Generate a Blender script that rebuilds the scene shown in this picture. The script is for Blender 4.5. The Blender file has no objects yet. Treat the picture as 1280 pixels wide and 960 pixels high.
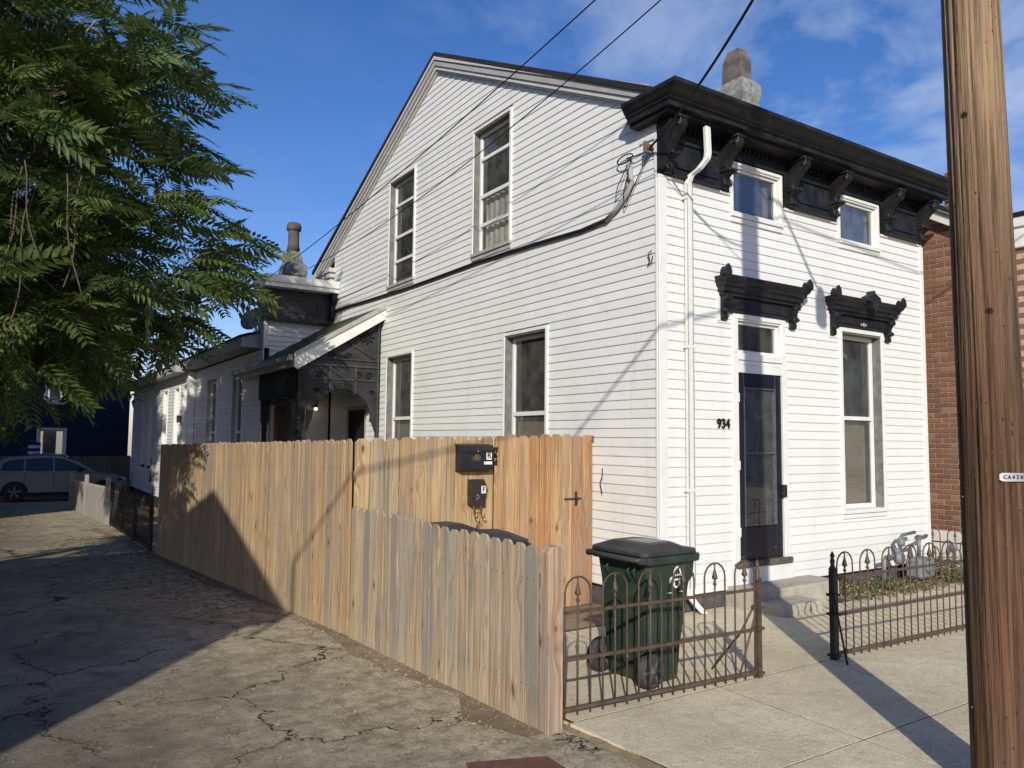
import bpy, bmesh, math, random
import numpy as np
from mathutils import Matrix, Vector
random.seed(7)
rnd = random.Random(11)
SC = bpy.context.scene
COL = SC.collection
R = math.radians

# ------------------------------------------------------------------ camera
cam_d = bpy.data.cameras.new('camera'); cam = bpy.data.objects.new('camera', cam_d); COL.objects.link(cam)
cam_d.sensor_width = 36.0; cam_d.lens = 953.93/1280*36.0; cam_d.clip_end = 3000; cam_d.clip_start = .05
CM = ((.83615739, -.0486804, -.54632503), (-.54839778, -.05597681, -.83434194), (.01003456, .99724461, -.07350164))
CAM = (-5.56358, -5.72408, 1.6)
cam.matrix_world = Matrix([[*CM[0], CAM[0]], [*CM[1], CAM[1]], [*CM[2], CAM[2]], [0, 0, 0, 1]])
SC.camera = cam
# ------------------------------------------------------------------ sun + sky
SUN_EL = R(25.0)
sx, sy = -.617, -.787                       # horizontal direction towards the sun
sd = Vector((sx*math.cos(SUN_EL), sy*math.cos(SUN_EL), math.sin(SUN_EL))).normalized()
sun_d = bpy.data.lights.new('sun', 'SUN'); sun_d.energy = 4.5; sun_d.angle = R(.53); sun_d.color = (1.0, .94, .82)
sun = bpy.data.objects.new('sun', sun_d); COL.objects.link(sun)
sun.rotation_euler = sd.to_track_quat('Z', 'Y').to_euler(); sun.location = (-20, -25, 20)
w = bpy.data.worlds.new('World'); SC.world = w; w.use_nodes = True
nt = w.node_tree; nt.nodes.clear()
def wn(t, **k):
    n = nt.nodes.new(t)
    for a, b in k.items(): setattr(n, a, b)
    return n
sky = wn('ShaderNodeTexSky', sky_type='NISHITA', sun_disc=False, sun_elevation=SUN_EL, sun_rotation=math.atan2(sx, sy), altitude=150, air_density=1.0, dust_density=.6, ozone_density=2.2)
hs = wn('ShaderNodeHueSaturation'); hs.inputs['Saturation'].default_value = 1.28; hs.inputs['Value'].default_value = 1.02
bg = wn('ShaderNodeBackground'); bg.inputs['Strength'].default_value = .12
out = wn('ShaderNodeOutputWorld')
tc = wn('ShaderNodeTexCoord'); mp = wn('ShaderNodeMapping'); mp.inputs['Scale'].default_value = (2.2, 2.6, 5.0); mp.inputs['Rotation'].default_value = (0, .25, .5)
nz = wn('ShaderNodeTexNoise'); nz.inputs['Scale'].default_value = 2.2; nz.inputs['Detail'].default_value = 9; nz.inputs['Roughness'].default_value = .58; nz.inputs['Distortion'].default_value = .35
cr = wn('ShaderNodeMapRange'); cr.inputs['From Min'].default_value = .42; cr.inputs['From Max'].default_value = .66
dp = wn('ShaderNodeVectorMath', operation='DOT_PRODUCT'); dp.inputs[1].default_value = (.93, .36, .05)
dm = wn('ShaderNodeMapRange'); dm.inputs['From Min'].default_value = .62; dm.inputs['From Max'].default_value = .92; dm.inputs['To Min'].default_value = .05; dm.inputs['To Max'].default_value = 1.0
mu = wn('ShaderNodeMath', operation='MULTIPLY'); mu2 = wn('ShaderNodeMath', operation='MULTIPLY'); mu2.inputs[1].default_value = .72
mx = wn('ShaderNodeMix', data_type='RGBA'); mx.inputs['B'].default_value = (4.2, 5.1, 6.9, 1)
L = nt.links.new
L(sky.outputs[0], hs.inputs['Color']); L(tc.outputs['Generated'], mp.inputs[0]); L(mp.outputs[0], nz.inputs['Vector'])
L(nz.outputs['Fac'], cr.inputs['Value']); L(tc.outputs['Generated'], dp.inputs[0]); L(dp.outputs['Value'], dm.inputs['Value'])
L(cr.outputs[0], mu.inputs[0]); L(dm.outputs[0], mu.inputs[1]); L(mu.outputs[0], mu2.inputs[0]); L(mu2.outputs[0], mx.inputs['Factor'])
tn = wn('ShaderNodeMix', data_type='RGBA', blend_type='MULTIPLY'); tn.inputs['Factor'].default_value = 1; tn.inputs['B'].default_value = (1.0, .90, 1.13, 1); L(hs.outputs[0], tn.inputs['A']); L(tn.outputs['Result'], mx.inputs['A']); L(mx.outputs['Result'], bg.inputs['Color']); L(bg.outputs[0], out.inputs['Surface'])
SC.render.engine = 'CYCLES'
SC.view_settings.view_transform = 'Standard'; SC.view_settings.look = 'None'; SC.view_settings.exposure = 0; SC.view_settings.gamma = 1
SC.render.resolution_x = 1024; SC.render.resolution_y = 768

# ------------------------------------------------------------------ materials
class Mt:
    def __init__(s, name, rough=.6, spec=.3, metal=0):
        s.m = bpy.data.materials.new(name); s.m.use_nodes = True; s.t = s.m.node_tree; s.b = s.t.nodes['Principled BSDF']
        s.b.inputs['Roughness'].default_value = rough; s.b.inputs['Specular IOR Level'].default_value = spec; s.b.inputs['Metallic'].default_value = metal
        s.c = s.n('ShaderNodeTexCoord').outputs['Object']
    def n(s, t, **k):
        x = s.t.nodes.new(t)
        for a, b in k.items(): setattr(x, a, b)
        return x
    def l(s, a, b): s.t.links.new(a, b)
    def map(s, sc=(1, 1, 1), off=None, src=None):
        x = s.n('ShaderNodeMapping'); x.inputs['Scale'].default_value = sc; s.l(src or s.c, x.inputs[0])
        if off is not None: s.l(off, x.inputs['Location'])
        return x.outputs[0]
    def noise(s, v, scale=1, det=4, rough=.55, dist=0):
        x = s.n('ShaderNodeTexNoise'); x.inputs['Scale'].default_value = scale; x.inputs['Detail'].default_value = det
        x.inputs['Roughness'].default_value = rough; x.inputs['Distortion'].default_value = dist; s.l(v, x.inputs['Vector']); return x.outputs['Fac']
    def vor(s, v, scale=1, feat='F1', r=1):
        x = s.n('ShaderNodeTexVoronoi', feature=feat); x.inputs['Scale'].default_value = scale; x.inputs['Randomness'].default_value = r; s.l(v, x.inputs['Vector']); return x.outputs[0]
    def mr(s, v, a, b, c=0, d=1):
        x = s.n('ShaderNodeMapRange'); s.l(v, x.inputs['Value'])
        for i, q in zip(('From Min', 'From Max', 'To Min', 'To Max'), (a, b, c, d)): x.inputs[i].default_value = q
        return x.outputs[0]
    def math(s, op, a, b):
        x = s.n('ShaderNodeMath', operation=op)
        for i, q in enumerate((a, b)):
            if isinstance(q, (int, float)): x.inputs[i].default_value = q
            else: s.l(q, x.inputs[i])
        return x.outputs[0]
    def mix(s, f, a, b, mode='MIX'):
        x = s.n('ShaderNodeMix', data_type='RGBA', blend_type=mode)
        if isinstance(f, (int, float)): x.inputs['Factor'].default_value = f
        else: s.l(f, x.inputs['Factor'])
        for k, q in (('A', a), ('B', b)):
            if isinstance(q, tuple): x.inputs[k].default_value = (*q, 1)
            else: s.l(q, x.inputs[k])
        return x.outputs['Result']
    def ramp(s, v, stops):
        x = s.n('ShaderNodeValToRGB'); e = x.color_ramp.elements
        while len(e) > 1: e.remove(e[0])
        e[0].position = stops[0][0]; e[0].color = (*stops[0][1], 1)
        for p, c in stops[1:]: q = e.new(p); q.color = (*c, 1)
        s.l(v, x.inputs[0]); return x.outputs[0]
    def rand(s): return s.n('ShaderNodeObjectInfo').outputs['Random']
    def col(s, c):
        if isinstance(c, tuple): s.b.inputs['Base Color'].default_value = (*c, 1)
        else: s.l(c, s.b.inputs['Base Color'])
    def bump(s, h, st=.3, dist=.01):
        x = s.n('ShaderNodeBump'); x.inputs['Strength'].default_value = st; x.inputs['Distance'].default_value = dist
        s.l(h, x.inputs['Height']); s.l(x.outputs[0], s.b.inputs['Normal'])

M = {}
def simple(name, c, rough=.6, var=.25, sc=3, spec=.3, metal=0, bump=0, bsc=40):
    m = Mt(name, rough, spec, metal)
    n = m.noise(m.c, sc, 6)
    m.col(m.mix(m.mr(n, .3, .7), tuple(x*(1-var) for x in c), tuple(min(1, x*(1+var)) for x in c)))
    if bump: m.bump(m.noise(m.c, bsc, 4), bump, .01)
    M[name] = m.m; return m.m

def siding(name, c, stain):
    m = Mt(name, .42, .35)
    geo = m.n('ShaderNodeNewGeometry').outputs['Position']
    rv = m.mr(m.rand(), 0, 1, .955, 1.0)
    v = m.noise(m.map((.9, .9, .35), src=geo), 1.3, 6)
    a = m.mix(m.mr(v, .5, .8), c, tuple(x*y for x, y in zip(c, stain)))
    st = m.noise(m.map((9, 9, .6), src=geo), 1.0, 5, .6, .2)
    a = m.mix(m.math('MULTIPLY', m.mr(st, .58, .76), .34), a, (.55, .48, .33))
    sp = m.noise(m.map((22, 22, 40), src=geo), 1.0, 3)
    a = m.mix(m.math('MULTIPLY', m.mr(sp, .66, .8), .35), a, (.42, .40, .34))
    cmb = m.n('ShaderNodeCombineColor'); [m.l(rv, cmb.inputs[i]) for i in range(3)]
    m.col(m.mix(1.0, a, cmb.outputs[0], 'MULTIPLY'))
    wv = m.noise(m.map((2.2, 2.2, 3), src=geo), 1.2, 3)
    gr = m.noise(m.map((6, 6, 160), src=geo), 1.0, 3)
    m.bump(m.math('ADD', m.math('MULTIPLY', wv, 2.5), m.math('MULTIPLY', gr, .06)), .22, .02)
    M[name] = m.m
siding('siding_white', (.725, .738, .71), (.93, .925, .90))
siding('siding_wing', (.72, .73, .74), (.9, .9, .88))
simple('trim_white', (.70, .705, .67), .5, .06, 5, bump=.15)
simple('trim_grey', (.36, .355, .34), .6, .12, 6, bump=.2)
simple('rake_paint', (.50, .49, .46), .6, .10, 8, bump=.3)
m = Mt('black_paint', .5, .3)
n = m.noise(m.c, 7, 8, .65); ch = m.noise(m.c, 34, 6, .7)
m.col(m.mix(m.mr(ch, .70, .72), m.mix(m.mr(n, .35, .7), (.007, .0075, .009), (.027, .027, .030)), (.22, .21, .20)))
m.bump(n, .35, .01); M['black_paint'] = m.m
simple('black_shingle', (.02, .02, .021), .9, .4, 20, bump=.5)
simple('porch_trim', (.055, .056, .058), .6, .25, 6, bump=.2); simple('porch_paint', (.030, .031, .033), .6, .35, 6, bump=.3)
simple('porch_dark', (.012, .012, .013), .6, .35, 6, bump=.3)
simple('concrete_block', (.085, .083, .085), .9, .35, 9, bump=.6)
m = Mt('door_navy', .3, .5)
ch = m.noise(m.map((1, 1, 1)), 22, 6, .7); low = m.n('ShaderNodeSeparateXYZ'); m.l(m.c, low.inputs[0])
msk = m.mr(low.outputs['Z'], .95, .35, 0, .16)
m.col(m.mix(m.mr(m.math('ADD', ch, msk), .80, .82), (.010, .011, .019), (.7, .7, .68)))
M['door_navy'] = m.m
simple('door_trim', (.10, .10, .12), .5, .3, 20); simple('reveal_dark', (.17, .165, .155), .8, .3, 12, bump=.3)
simple('old_sill', (.10, .09, .075), .9, .6, 30, bump=.8)

def glass(name, tint, base=.10, mulf=1.4):
    m = bpy.data.materials.new(name); m.use_nodes = True; t = m.node_tree; t.nodes.clear()
    o = t.nodes.new('ShaderNodeOutputMaterial'); g = t.nodes.new('ShaderNodeBsdfGlossy'); tr = t.nodes.new('ShaderNodeBsdfTransparent'); x = t.nodes.new('ShaderNodeMixShader')
    lw = t.nodes.new('ShaderNodeLayerWeight'); fr = t.nodes.new('ShaderNodeMath'); fr.operation = 'POWER'; fr.inputs[1].default_value = 3.5; t.links.new(lw.outputs['Facing'], fr.inputs[0])
    a = t.nodes.new('ShaderNodeMath'); a.operation = 'MULTIPLY_ADD'; a.inputs[1].default_value = mulf; a.inputs[2].default_value = base; a.use_clamp = True
    tc = t.nodes.new('ShaderNodeTexCoord'); nz = t.nodes.new('ShaderNodeTexNoise'); nz.inputs['Scale'].default_value = 1.7; nz.inputs['Detail'].default_value = 1
    b = t.nodes.new('ShaderNodeBump'); b.inputs['Strength'].default_value = .10; b.inputs['Distance'].default_value = .05
    g.inputs['Roughness'].default_value = .015; g.inputs['Color'].default_value = (.9, .94, 1, 1); tr.inputs['Color'].default_value = (*tint, 1)
    for p, q in ((tc.outputs['Object'], nz.inputs['Vector']), (nz.outputs[0], b.inputs['Height']), (b.outputs[0], g.inputs['Normal']), (fr.outputs[0], a.inputs[0]),
                 (a.outputs[0], x.inputs[0]), (tr.outputs[0], x.inputs[1]), (g.outputs[0], x.inputs[2])): t.links.new(p, q)
    df = t.nodes.new('ShaderNodeBsdfDiffuse'); df.inputs['Color'].default_value = (.42, .42, .38, 1); x2 = t.nodes.new('ShaderNodeMixShader'); dn = t.nodes.new('ShaderNodeTexNoise'); dn.inputs['Scale'].default_value = 5; dn.inputs['Detail'].default_value = 5; dr = t.nodes.new('ShaderNodeMapRange'); dr.inputs['From Min'].default_value = .3; dr.inputs['From Max'].default_value = .7; dr.inputs['To Min'].default_value = .05; dr.inputs['To Max'].default_value = .17  # pale diffuse film stands in for grey reflection haze on the panes
    t.links.new(tc.outputs['Object'], dn.inputs['Vector']); t.links.new(dn.outputs[0], dr.inputs['Value']); t.links.new(dr.outputs[0], x2.inputs[0]); t.links.new(x.outputs[0], x2.inputs[1]); t.links.new(df.outputs[0], x2.inputs[2]); t.links.new(x2.outputs[0], o.inputs[0])
    M[name] = m
glass('glass', (.90, .91, .90), .15, .9); glass('glass_dark', (.55, .58, .62), .16, 1.0); glass('glass_screen', (.62, .62, .60), .02, .6)
simple('interior_dark', (.02, .02, .022), .9, .3, 2)
m = Mt('blind', .7, .2); bz = m.n('ShaderNodeTexWave', wave_type='BANDS', bands_direction='Z'); bz.inputs['Scale'].default_value = 14; bz.inputs['Distortion'].default_value = .6; m.l(m.c, bz.inputs['Vector'])
m.col(m.mix(bz.outputs['Fac'], (.20, .165, .115), (.26, .22, .155))); m.bump(bz.outputs['Fac'], .4, .01); M['blind'] = m.m
simple('curtain', (.45, .43, .38), .8, .3, 4); simple('curtain_blue', (.09, .12, .17), .8, .25, 3)

def wood(name, stops, dark=(.10, .055, .025), knots=True, rough=.78, grime=None, grey=.55, nails=False):
    m = Mt(name, rough, .15)
    r = m.rand(); off = m.n('ShaderNodeCombineXYZ'); m.l(m.math('MULTIPLY', r, 37.0), off.inputs[0]); m.l(m.math('MULTIPLY', r, 23.0), off.inputs[1]); m.l(m.math('MULTIPLY', r, 11.0), off.inputs[2])
    # knots push the grain aside, so the rings run round them
    kv = m.vor(m.map((6.5, 3, 2.6), off.outputs[0]), 1); kp = m.mr(kv, .42, .05)
    vv = m.n('ShaderNodeVectorMath', operation='ADD'); cz = m.n('ShaderNodeCombineXYZ'); m.l(m.math('MULTIPLY', kp, 2.4), cz.inputs[0]); m.l(m.map((46, 46, .85), off.outputs[0]), vv.inputs[0]); m.l(cz.outputs[0], vv.inputs[1])
    g = m.noise(vv.outputs[0], 1, 5, .62, .7); g2 = m.noise(m.map((170, 170, 3.2), off.outputs[0]), 1, 3)
    big = m.noise(m.map((5, 5, .9), off.outputs[0]), 1, 4, .5, .3)
    base = m.ramp(m.math('ADD', m.math('MULTIPLY', r, .75), m.math('MULTIPLY', big, .35)), stops)
    lt = m.mix(.5, base, (.60, .47, .30))
    c = m.mix(m.mr(g, .46, .34, 0, .75), base, lt)
    c = m.mix(m.mr(g, .50, .60, 0, .72), c, m.mix(.62, base, dark))
    wea = m.noise(m.map((7, 7, .8), off.outputs[0]), 1, 5, .6, .6)
    c = m.mix(m.math('MULTIPLY', m.mr(m.math('ADD', wea, m.math('MULTIPLY', m.math('SUBTRACT', r, .5), .22)), .48, .62), grey), c, (.235, .215, .19))
    c = m.mix(m.math('MULTIPLY', m.mr(g2, .48, .72), .40), c, dark)
    if knots:
        c = m.mix(m.mr(kv, .22, .10, 0, .55), c, (.26, .13, .055)); c = m.mix(m.mr(kv, .095, .07, 0, .85), c, (.10, .05, .025))
    if nails:
        q = m.n('ShaderNodeSeparateXYZ'); m.l(m.c, q.inputs[0])
        xa = m.math('ABSOLUTE', m.math('SUBTRACT', m.math('ABSOLUTE', m.math('SUBTRACT', q.outputs['X'], .067), 0), .036), 0)
        zm = m.math('SUBTRACT', m.math('MODULO', m.math('ADD', q.outputs['Z'], .075), .65), .325); za = m.math('ABSOLUTE', zm, 0)
        dn = m.math('SQRT', m.math('ADD', m.math('MULTIPLY', xa, xa), m.math('MULTIPLY', za, za)), 0)
        stk = m.math('MULTIPLY', m.mr(xa, .006, .001), m.math('MULTIPLY', m.mr(zm, -.09, -.005), m.mr(zm, .003, -.003)))
        c = m.mix(m.math('MULTIPLY', stk, .35), c, (.10, .08, .07)); c = m.mix(m.mr(dn, .0052, .0040), c, (.05, .045, .04))
    if grime:
        z = m.n('ShaderNodeSeparateXYZ'); geo = m.n('ShaderNodeNewGeometry'); m.l(geo.outputs['Position'], z.inputs[0])
        gn = m.noise(m.map((3, 3, 1.2), src=geo.outputs['Position']), 1, 5)
        c = m.mix(m.math('MULTIPLY', m.mr(m.math('ADD', z.outputs['Z'], m.math('MULTIPLY', gn, .5)), .28, -.02), .45), c, grime)
    m.col(c); m.bump(m.math('ADD', g, m.math('MULTIPLY', g2, .4)), .45, .006); M[name] = m.m
wood('fence_wood', [(.14, (0.460, 0.304, 0.149)), (.28, (0.400, 0.295, 0.176)), (.40, (0.530, 0.375, 0.195)), (.50, (0.340, 0.274, 0.186)), (.60, (0.500, 0.345, 0.176)), (.70, (0.420, 0.274, 0.144)), (.80, (0.520, 0.365, 0.186)), (.92, (0.370, 0.284, 0.186))], grime=(0.400, 0.314, 0.176), grey=.62, nails=True)
wood('fence_wood_grey', [(.14, (0.400, 0.309, 0.199)), (.28, (0.360, 0.320, 0.253)), (.40, (0.480, 0.360, 0.224)), (.50, (0.330, 0.300, 0.247)), (.60, (0.440, 0.330, 0.205)), (.70, (0.340, 0.300, 0.243)), (.80, (0.490, 0.360, 0.214)), (.92, (0.360, 0.309, 0.233))], grime=(0.440, 0.349, 0.214), grey=.85, nails=True)
wood('gate_wood', [(.15, (.50, .28, .12)), (.3, (.34, .16, .08)), (.42, (.56, .36, .18)), (.55, (.42, .21, .09)), (.70, (.52, .34, .18)), (.85, (.42, .22, .10))], grey=.40, nails=True)
wood('post_wood', [(.1, (.46, .31, .20)), (.5, (.50, .35, .24)), (1, (.42, .30, .20))])
wood('far_fence_wood', [(.1, (.20, .15, .09)), (1, (.26, .20, .12))], knots=False)
wood('shaded_picket', [(.1, (.24, .235, .22)), (1, (.30, .29, .27))], dark=(.2, .2, .19), knots=False)  # white pickets greyed down, tree shade put into the colour
# pole
m = Mt('pole_wood', .8, .25)
geo = m.n('ShaderNodeNewGeometry').outputs['Position']; z = m.n('ShaderNodeSeparateXYZ'); m.l(geo, z.inputs[0])
g = m.noise(m.map((34, 34, .8)), 1, 7, .62, .4); g3 = m.noise(m.map((120, 120, 2.2)), 1, 4, .6, .2); big = m.noise(m.map((7, 7, .8)), 1, 5)
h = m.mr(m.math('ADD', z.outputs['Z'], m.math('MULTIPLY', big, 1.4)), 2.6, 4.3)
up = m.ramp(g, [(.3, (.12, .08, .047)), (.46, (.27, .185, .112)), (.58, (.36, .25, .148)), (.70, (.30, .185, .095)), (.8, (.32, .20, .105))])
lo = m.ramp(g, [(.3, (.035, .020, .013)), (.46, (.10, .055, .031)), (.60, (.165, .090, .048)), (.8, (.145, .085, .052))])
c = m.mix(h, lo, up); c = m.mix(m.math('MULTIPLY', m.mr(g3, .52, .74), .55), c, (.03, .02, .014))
kk = m.vor(m.map((4.5, 4.5, 4.5)), 1); c = m.mix(m.mr(kk, .10, .06), c, (.02, .015, .01))
sp = m.vor(m.map((26, 26, 14)), 1); spn = m.noise(m.map((2, 2, 1.5)), 1, 3); c = m.mix(m.math('MULTIPLY', m.mr(sp, .14, .09), m.mr(spn, .48, .56)), c, (.015, .012, .01))
crk = m.noise(m.map((26, 26, .42)), 1, 6, .7, .3); c = m.mix(m.mr(crk, .61, .67, 0, .75), c, (.03, .02, .014))
gy = m.noise(m.map((6, 6, .5)), 1, 4); c = m.mix(m.math('MULTIPLY', m.mr(gy, .52, .66), .28), c, (.15, .115, .08))
m.col(c); m.bump(m.math('SUBTRACT', m.math('ADD', g, m.math('MULTIPLY', g3, .6)), m.mr(crk, .58, .66, 0, 1.2)), 1.0, .016); M['pole_wood'] = m.m
# ground
def ground_mat(name, c1, c2, crack, dirt, cs=.8, specks=1.0, crackw=.010, sunlit_dust=False):
    m = Mt(name, .9, .15)
    P = m.n('ShaderNodeNewGeometry').outputs['Position']
    big = m.noise(m.map((.8, .8, .8), src=P), 1, 6, .6); fine = m.noise(m.map((1, 1, 1), src=P), 70, 5, .7); mid = m.noise(m.map((1, 1, 1), src=P), 7, 6, .6)
    c = m.mix(m.mr(big, .35, .65), c1, c2)
    c = m.mix(m.math('MULTIPLY', m.mr(mid, .42, .7), .45), c, dirt)
    if sunlit_dust:  # dust by the fence plus painted sunlit tone; shaded side stays darker
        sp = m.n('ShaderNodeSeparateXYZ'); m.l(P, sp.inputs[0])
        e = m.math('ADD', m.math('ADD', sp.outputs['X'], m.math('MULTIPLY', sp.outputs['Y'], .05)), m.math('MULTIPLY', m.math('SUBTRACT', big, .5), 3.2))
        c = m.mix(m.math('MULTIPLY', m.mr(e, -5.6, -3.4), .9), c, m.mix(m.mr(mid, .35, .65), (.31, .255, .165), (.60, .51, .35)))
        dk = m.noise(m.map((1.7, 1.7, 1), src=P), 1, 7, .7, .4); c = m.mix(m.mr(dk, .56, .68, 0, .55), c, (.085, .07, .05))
    ag = m.vor(m.map((1, 1, 1), src=P), 85); c = m.mix(m.math('MULTIPLY', m.mr(ag, .28, .12), .5*specks), c, tuple(min(1, x*1.9) for x in c2))
    fine2 = m.noise(m.map((1, 1, 1), src=P), 32, 4, .7); c = m.mix(m.math('MULTIPLY', m.mr(fine2, .52, .66), .42), c, tuple(x*.55 for x in c1)); c = m.mix(m.math('MULTIPLY', m.mr(fine, .5, .68), .55), c, tuple(x*.45 for x in c1))
    hh = m.math('MULTIPLY', fine, .35)
    if cs:
        wn_ = m.n('ShaderNodeTexNoise'); wn_.inputs['Scale'].default_value = 2.3; wn_.inputs['Detail'].default_value = 6; wn_.inputs['Roughness'].default_value = .65; m.l(P, wn_.inputs['Vector'])
        va = m.n('ShaderNodeVectorMath', operation='MULTIPLY_ADD'); va.inputs[1].default_value = (.75, .75, 0); m.l(wn_.outputs['Color'], va.inputs[0]); m.l(P, va.inputs[2])
        fl = m.n('ShaderNodeVectorMath', operation='MULTIPLY'); fl.inputs[1].default_value = (1, 1, 0); m.l(va.outputs[0], fl.inputs[0])
        e1 = m.vor(fl.outputs[0], cs, 'DISTANCE_TO_EDGE'); e2 = m.vor(fl.outputs[0], cs*3.1, 'DISTANCE_TO_EDGE')
        wv = m.noise(m.map((1, 1, 1), src=P), 3.0, 4)
        k1 = m.math('SUBTRACT', e1, m.math('MULTIPLY', m.mr(wv, .38, .75), crackw*2.4)); k2 = m.math('SUBTRACT', e2, m.math('MULTIPLY', m.mr(wv, .50, .8), crackw*2.2))
        f1 = m.mr(k1, crackw, 0); f2 = m.math('MULTIPLY', m.mr(k2, crackw, 0), m.mr(big, .42, .56))
        f = m.math('MAXIMUM', f1, f2)
        c = m.mix(f, c, crack); hh = m.math('SUBTRACT', hh, m.math('MULTIPLY', f, 1.6))
    m.col(c); m.bump(m.math('ADD', hh, m.math('MULTIPLY', mid, .6)), .85, .022); M[name] = m.m
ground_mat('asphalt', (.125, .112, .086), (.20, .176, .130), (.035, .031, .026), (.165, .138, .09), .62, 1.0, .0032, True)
ground_mat('sidewalk', (.60, .51, .345), (.80, .70, .49), (.10, .085, .06), (.46, .39, .25), 0, 1.5)
ground_mat('soil', (.22, .17, .11), (.34, .27, .175), (.05, .04, .03), (.12, .09, .055), 0, .6)
ground_mat('step_concrete', (.38, .35, .28), (.47, .44, .36), (.1, .1, .09), (.24, .22, .19), 0, .4)
ground_mat('far_ground', (.10, .11, .06), (.16, .14, .09), (.1, .1, .1), (.12, .10, .06), 0, .3)
simple('joint_dirt', (.085, .07, .05), .95, .4, 10, bump=.5)
simple('red_paver', (.16, .075, .055), .9, .3, 9, bump=.5)
m = Mt('brick', .85, .2); geo = m.n('ShaderNodeNewGeometry').outputs['Position']
r = m.rand(); n = m.noise(m.map((1, 1, 1), src=geo), 30, 5); nb = m.noise(m.map((1.3, 1.3, 1.3), src=geo), 1, 4)
c = m.ramp(m.math('ADD', m.math('MULTIPLY', r, .75), m.math('MULTIPLY', n, .25)), [(.1, (.155, .085, .058)), (.4, (.235, .125, .08)), (.62, (.18, .10, .068)), (.8, (.29, .15, .095)), (.93, (.26, .20, .14)), (1, (.30, .27, .20))])
m.col(m.mix(m.mr(n, .55, .8, 0, .5), c, (.11, .06, .045))); m.bump(n, .6, .01); M['brick'] = m.m
simple('mortar', (.42, .32, .23), .95, .25, 12, bump=.6)
simple('lime_wash', (.68, .66, .60), .8, .1, 3, bump=.4)
simple('stucco_chimney', (.155, .16, .16), .9, .5, 8, bump=.9, bsc=18)
simple('stucco_light', (.24, .245, .24), .9, .35, 14, bump=.8, bsc=26); simple('clay_pot', (.11, .088, .078), .8, .4, 5, bump=.4)
simple('rust_pot', (.15, .125, .11), .7, .5, 4, bump=.4)
m = Mt('iron', .62, .4, .35); n = m.noise(m.c, 16, 6, .7)
m.col(m.ramp(n, [(.3, (.055, .040, .032)), (.52, (.115, .08, .06)), (.7, (.17, .10, .065)), (.85, (.10, .075, .06))])); m.bump(n, .5, .004); M['iron'] = m.m
simple('iron_black', (.016, .013, .013), .55, .4, 12, spec=.5, bump=.4)
simple('rust', (.17, .065, .035), .9, .4, 20, bump=.5)
m = Mt('bin_green', .42, .45); n = m.noise(m.c, 4, 6, .6); n2 = m.noise(m.map((3, 3, 12)), 1, 5)
m.col(m.mix(m.mr(n2, .55, .8, 0, .5), m.mix(m.mr(n, .3, .7), (.018, .034, .024), (.030, .050, .035)), (.10, .10, .075))); M['bin_green'] = m.m
m = Mt('bin_lid', .5, .4); n = m.noise(m.c, 4, 6, .6); m.col(m.mix(m.mr(n, .35, .7), (.020, .020, .022), (.065, .06, .06))); M['bin_lid'] = m.m
simple('rubber', (.035, .035, .036), .7, .4, 14, bump=.3); simple('grey_plastic', (.07, .07, .07), .6, .4, 12)
simple('white_print', (.72, .74, .73), .5, .08, 30); simple('label_grey', (.34, .34, .34), .6, .2, 40)
simple('mailbox_black', (.016, .016, .018), .35, .3, 9, spec=.5); simple('mailbox_brown', (.035, .028, .026), .45, .4, 9, spec=.4)
simple('gold_print', (.30, .24, .10), .5, .1, 9); simple('letter_black', (.01, .01, .01), .5, 0, 1)
simple('galvanised', (.17, .18, .19), .5, .2, 9, spec=.5, metal=.3); simple('meter_grey', (.17, .18, .185), .5, .2, 7, spec=.4)
simple('cable_black', (.010, .010, .011), .6, .2, 5); simple('cable_grey', (.34, .34, .33), .6, .15, 8)
simple('plate_steel', (.55, .56, .58), .35, .1, 20, spec=.5, metal=.5)
m = Mt('shingle_green', .9, .15); r = m.rand(); n = m.noise(m.c, 120, 4); g = m.noise(m.c, 6, 4)
m.col(m.mix(m.mr(n, .4, .65), m.ramp(r, [(0, (.10, .125, .085)), (.5, (.13, .15, .105)), (1, (.15, .165, .12))]), (.05, .06, .042))); m.bump(n, .5, .004); M['shingle_green'] = m.m
simple('gutter', (.34, .34, .33), .55, .15, 6, bump=.2); simple('soffit_shade', (.30, .30, .29), .7, .1, 5)
simple('navy_siding', (.006, .012, .036), .6, .2, 2); simple('house_left', (.30, .29, .27), .8, .15, 2, bump=.3); simple('house_cream', (.55, .52, .44), .7, .08, 2)
simple('roof_grey', (.06, .06, .062), .9, .3, 9, bump=.5)
m = Mt('leaf', .5, .4); r = m.n('ShaderNodeNewGeometry').outputs['Position']; n = m.noise(m.map((1, 1, 1), src=r), 1.1, 3); n2 = m.noise(m.map((1, 1, 1), src=r), 14, 3)
c = m.mix(m.mr(n, .35, .65), (.048, .086, .021), (.130, .185, .048)); c = m.mix(m.mr(n2, .5, .75), c, (.18, .225, .065)); m.col(c)
tl = m.n('ShaderNodeBsdfTranslucent'); m.l(c, tl.inputs['Color']); ms = m.n('ShaderNodeMixShader'); ms.inputs[0].default_value = .40
m.l(m.b.outputs[0], ms.inputs[1]); m.l(tl.outputs[0], ms.inputs[2]); m.l(ms.outputs[0], m.t.nodes['Material Output'].inputs['Surface']); M['leaf'] = m.m
simple('bark', (.11, .085, .06), .9, .4, 12, bump=.8); simple('twig', (.27, .20, .125), .85, .3, 12)
simple('weed', (.075, .10, .03), .7, .5, 9); simple('dry_weed', (.32, .25, .13), .8, .4, 9)
simple('stone_chip', (.30, .25, .18), .85, .5, 30); simple('car_paint', (.24, .24, .225), .35, .05, 2, spec=.4, metal=.3); simple('car_glass', (.01, .011, .013), .15, .1, 2, spec=.35)
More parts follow.
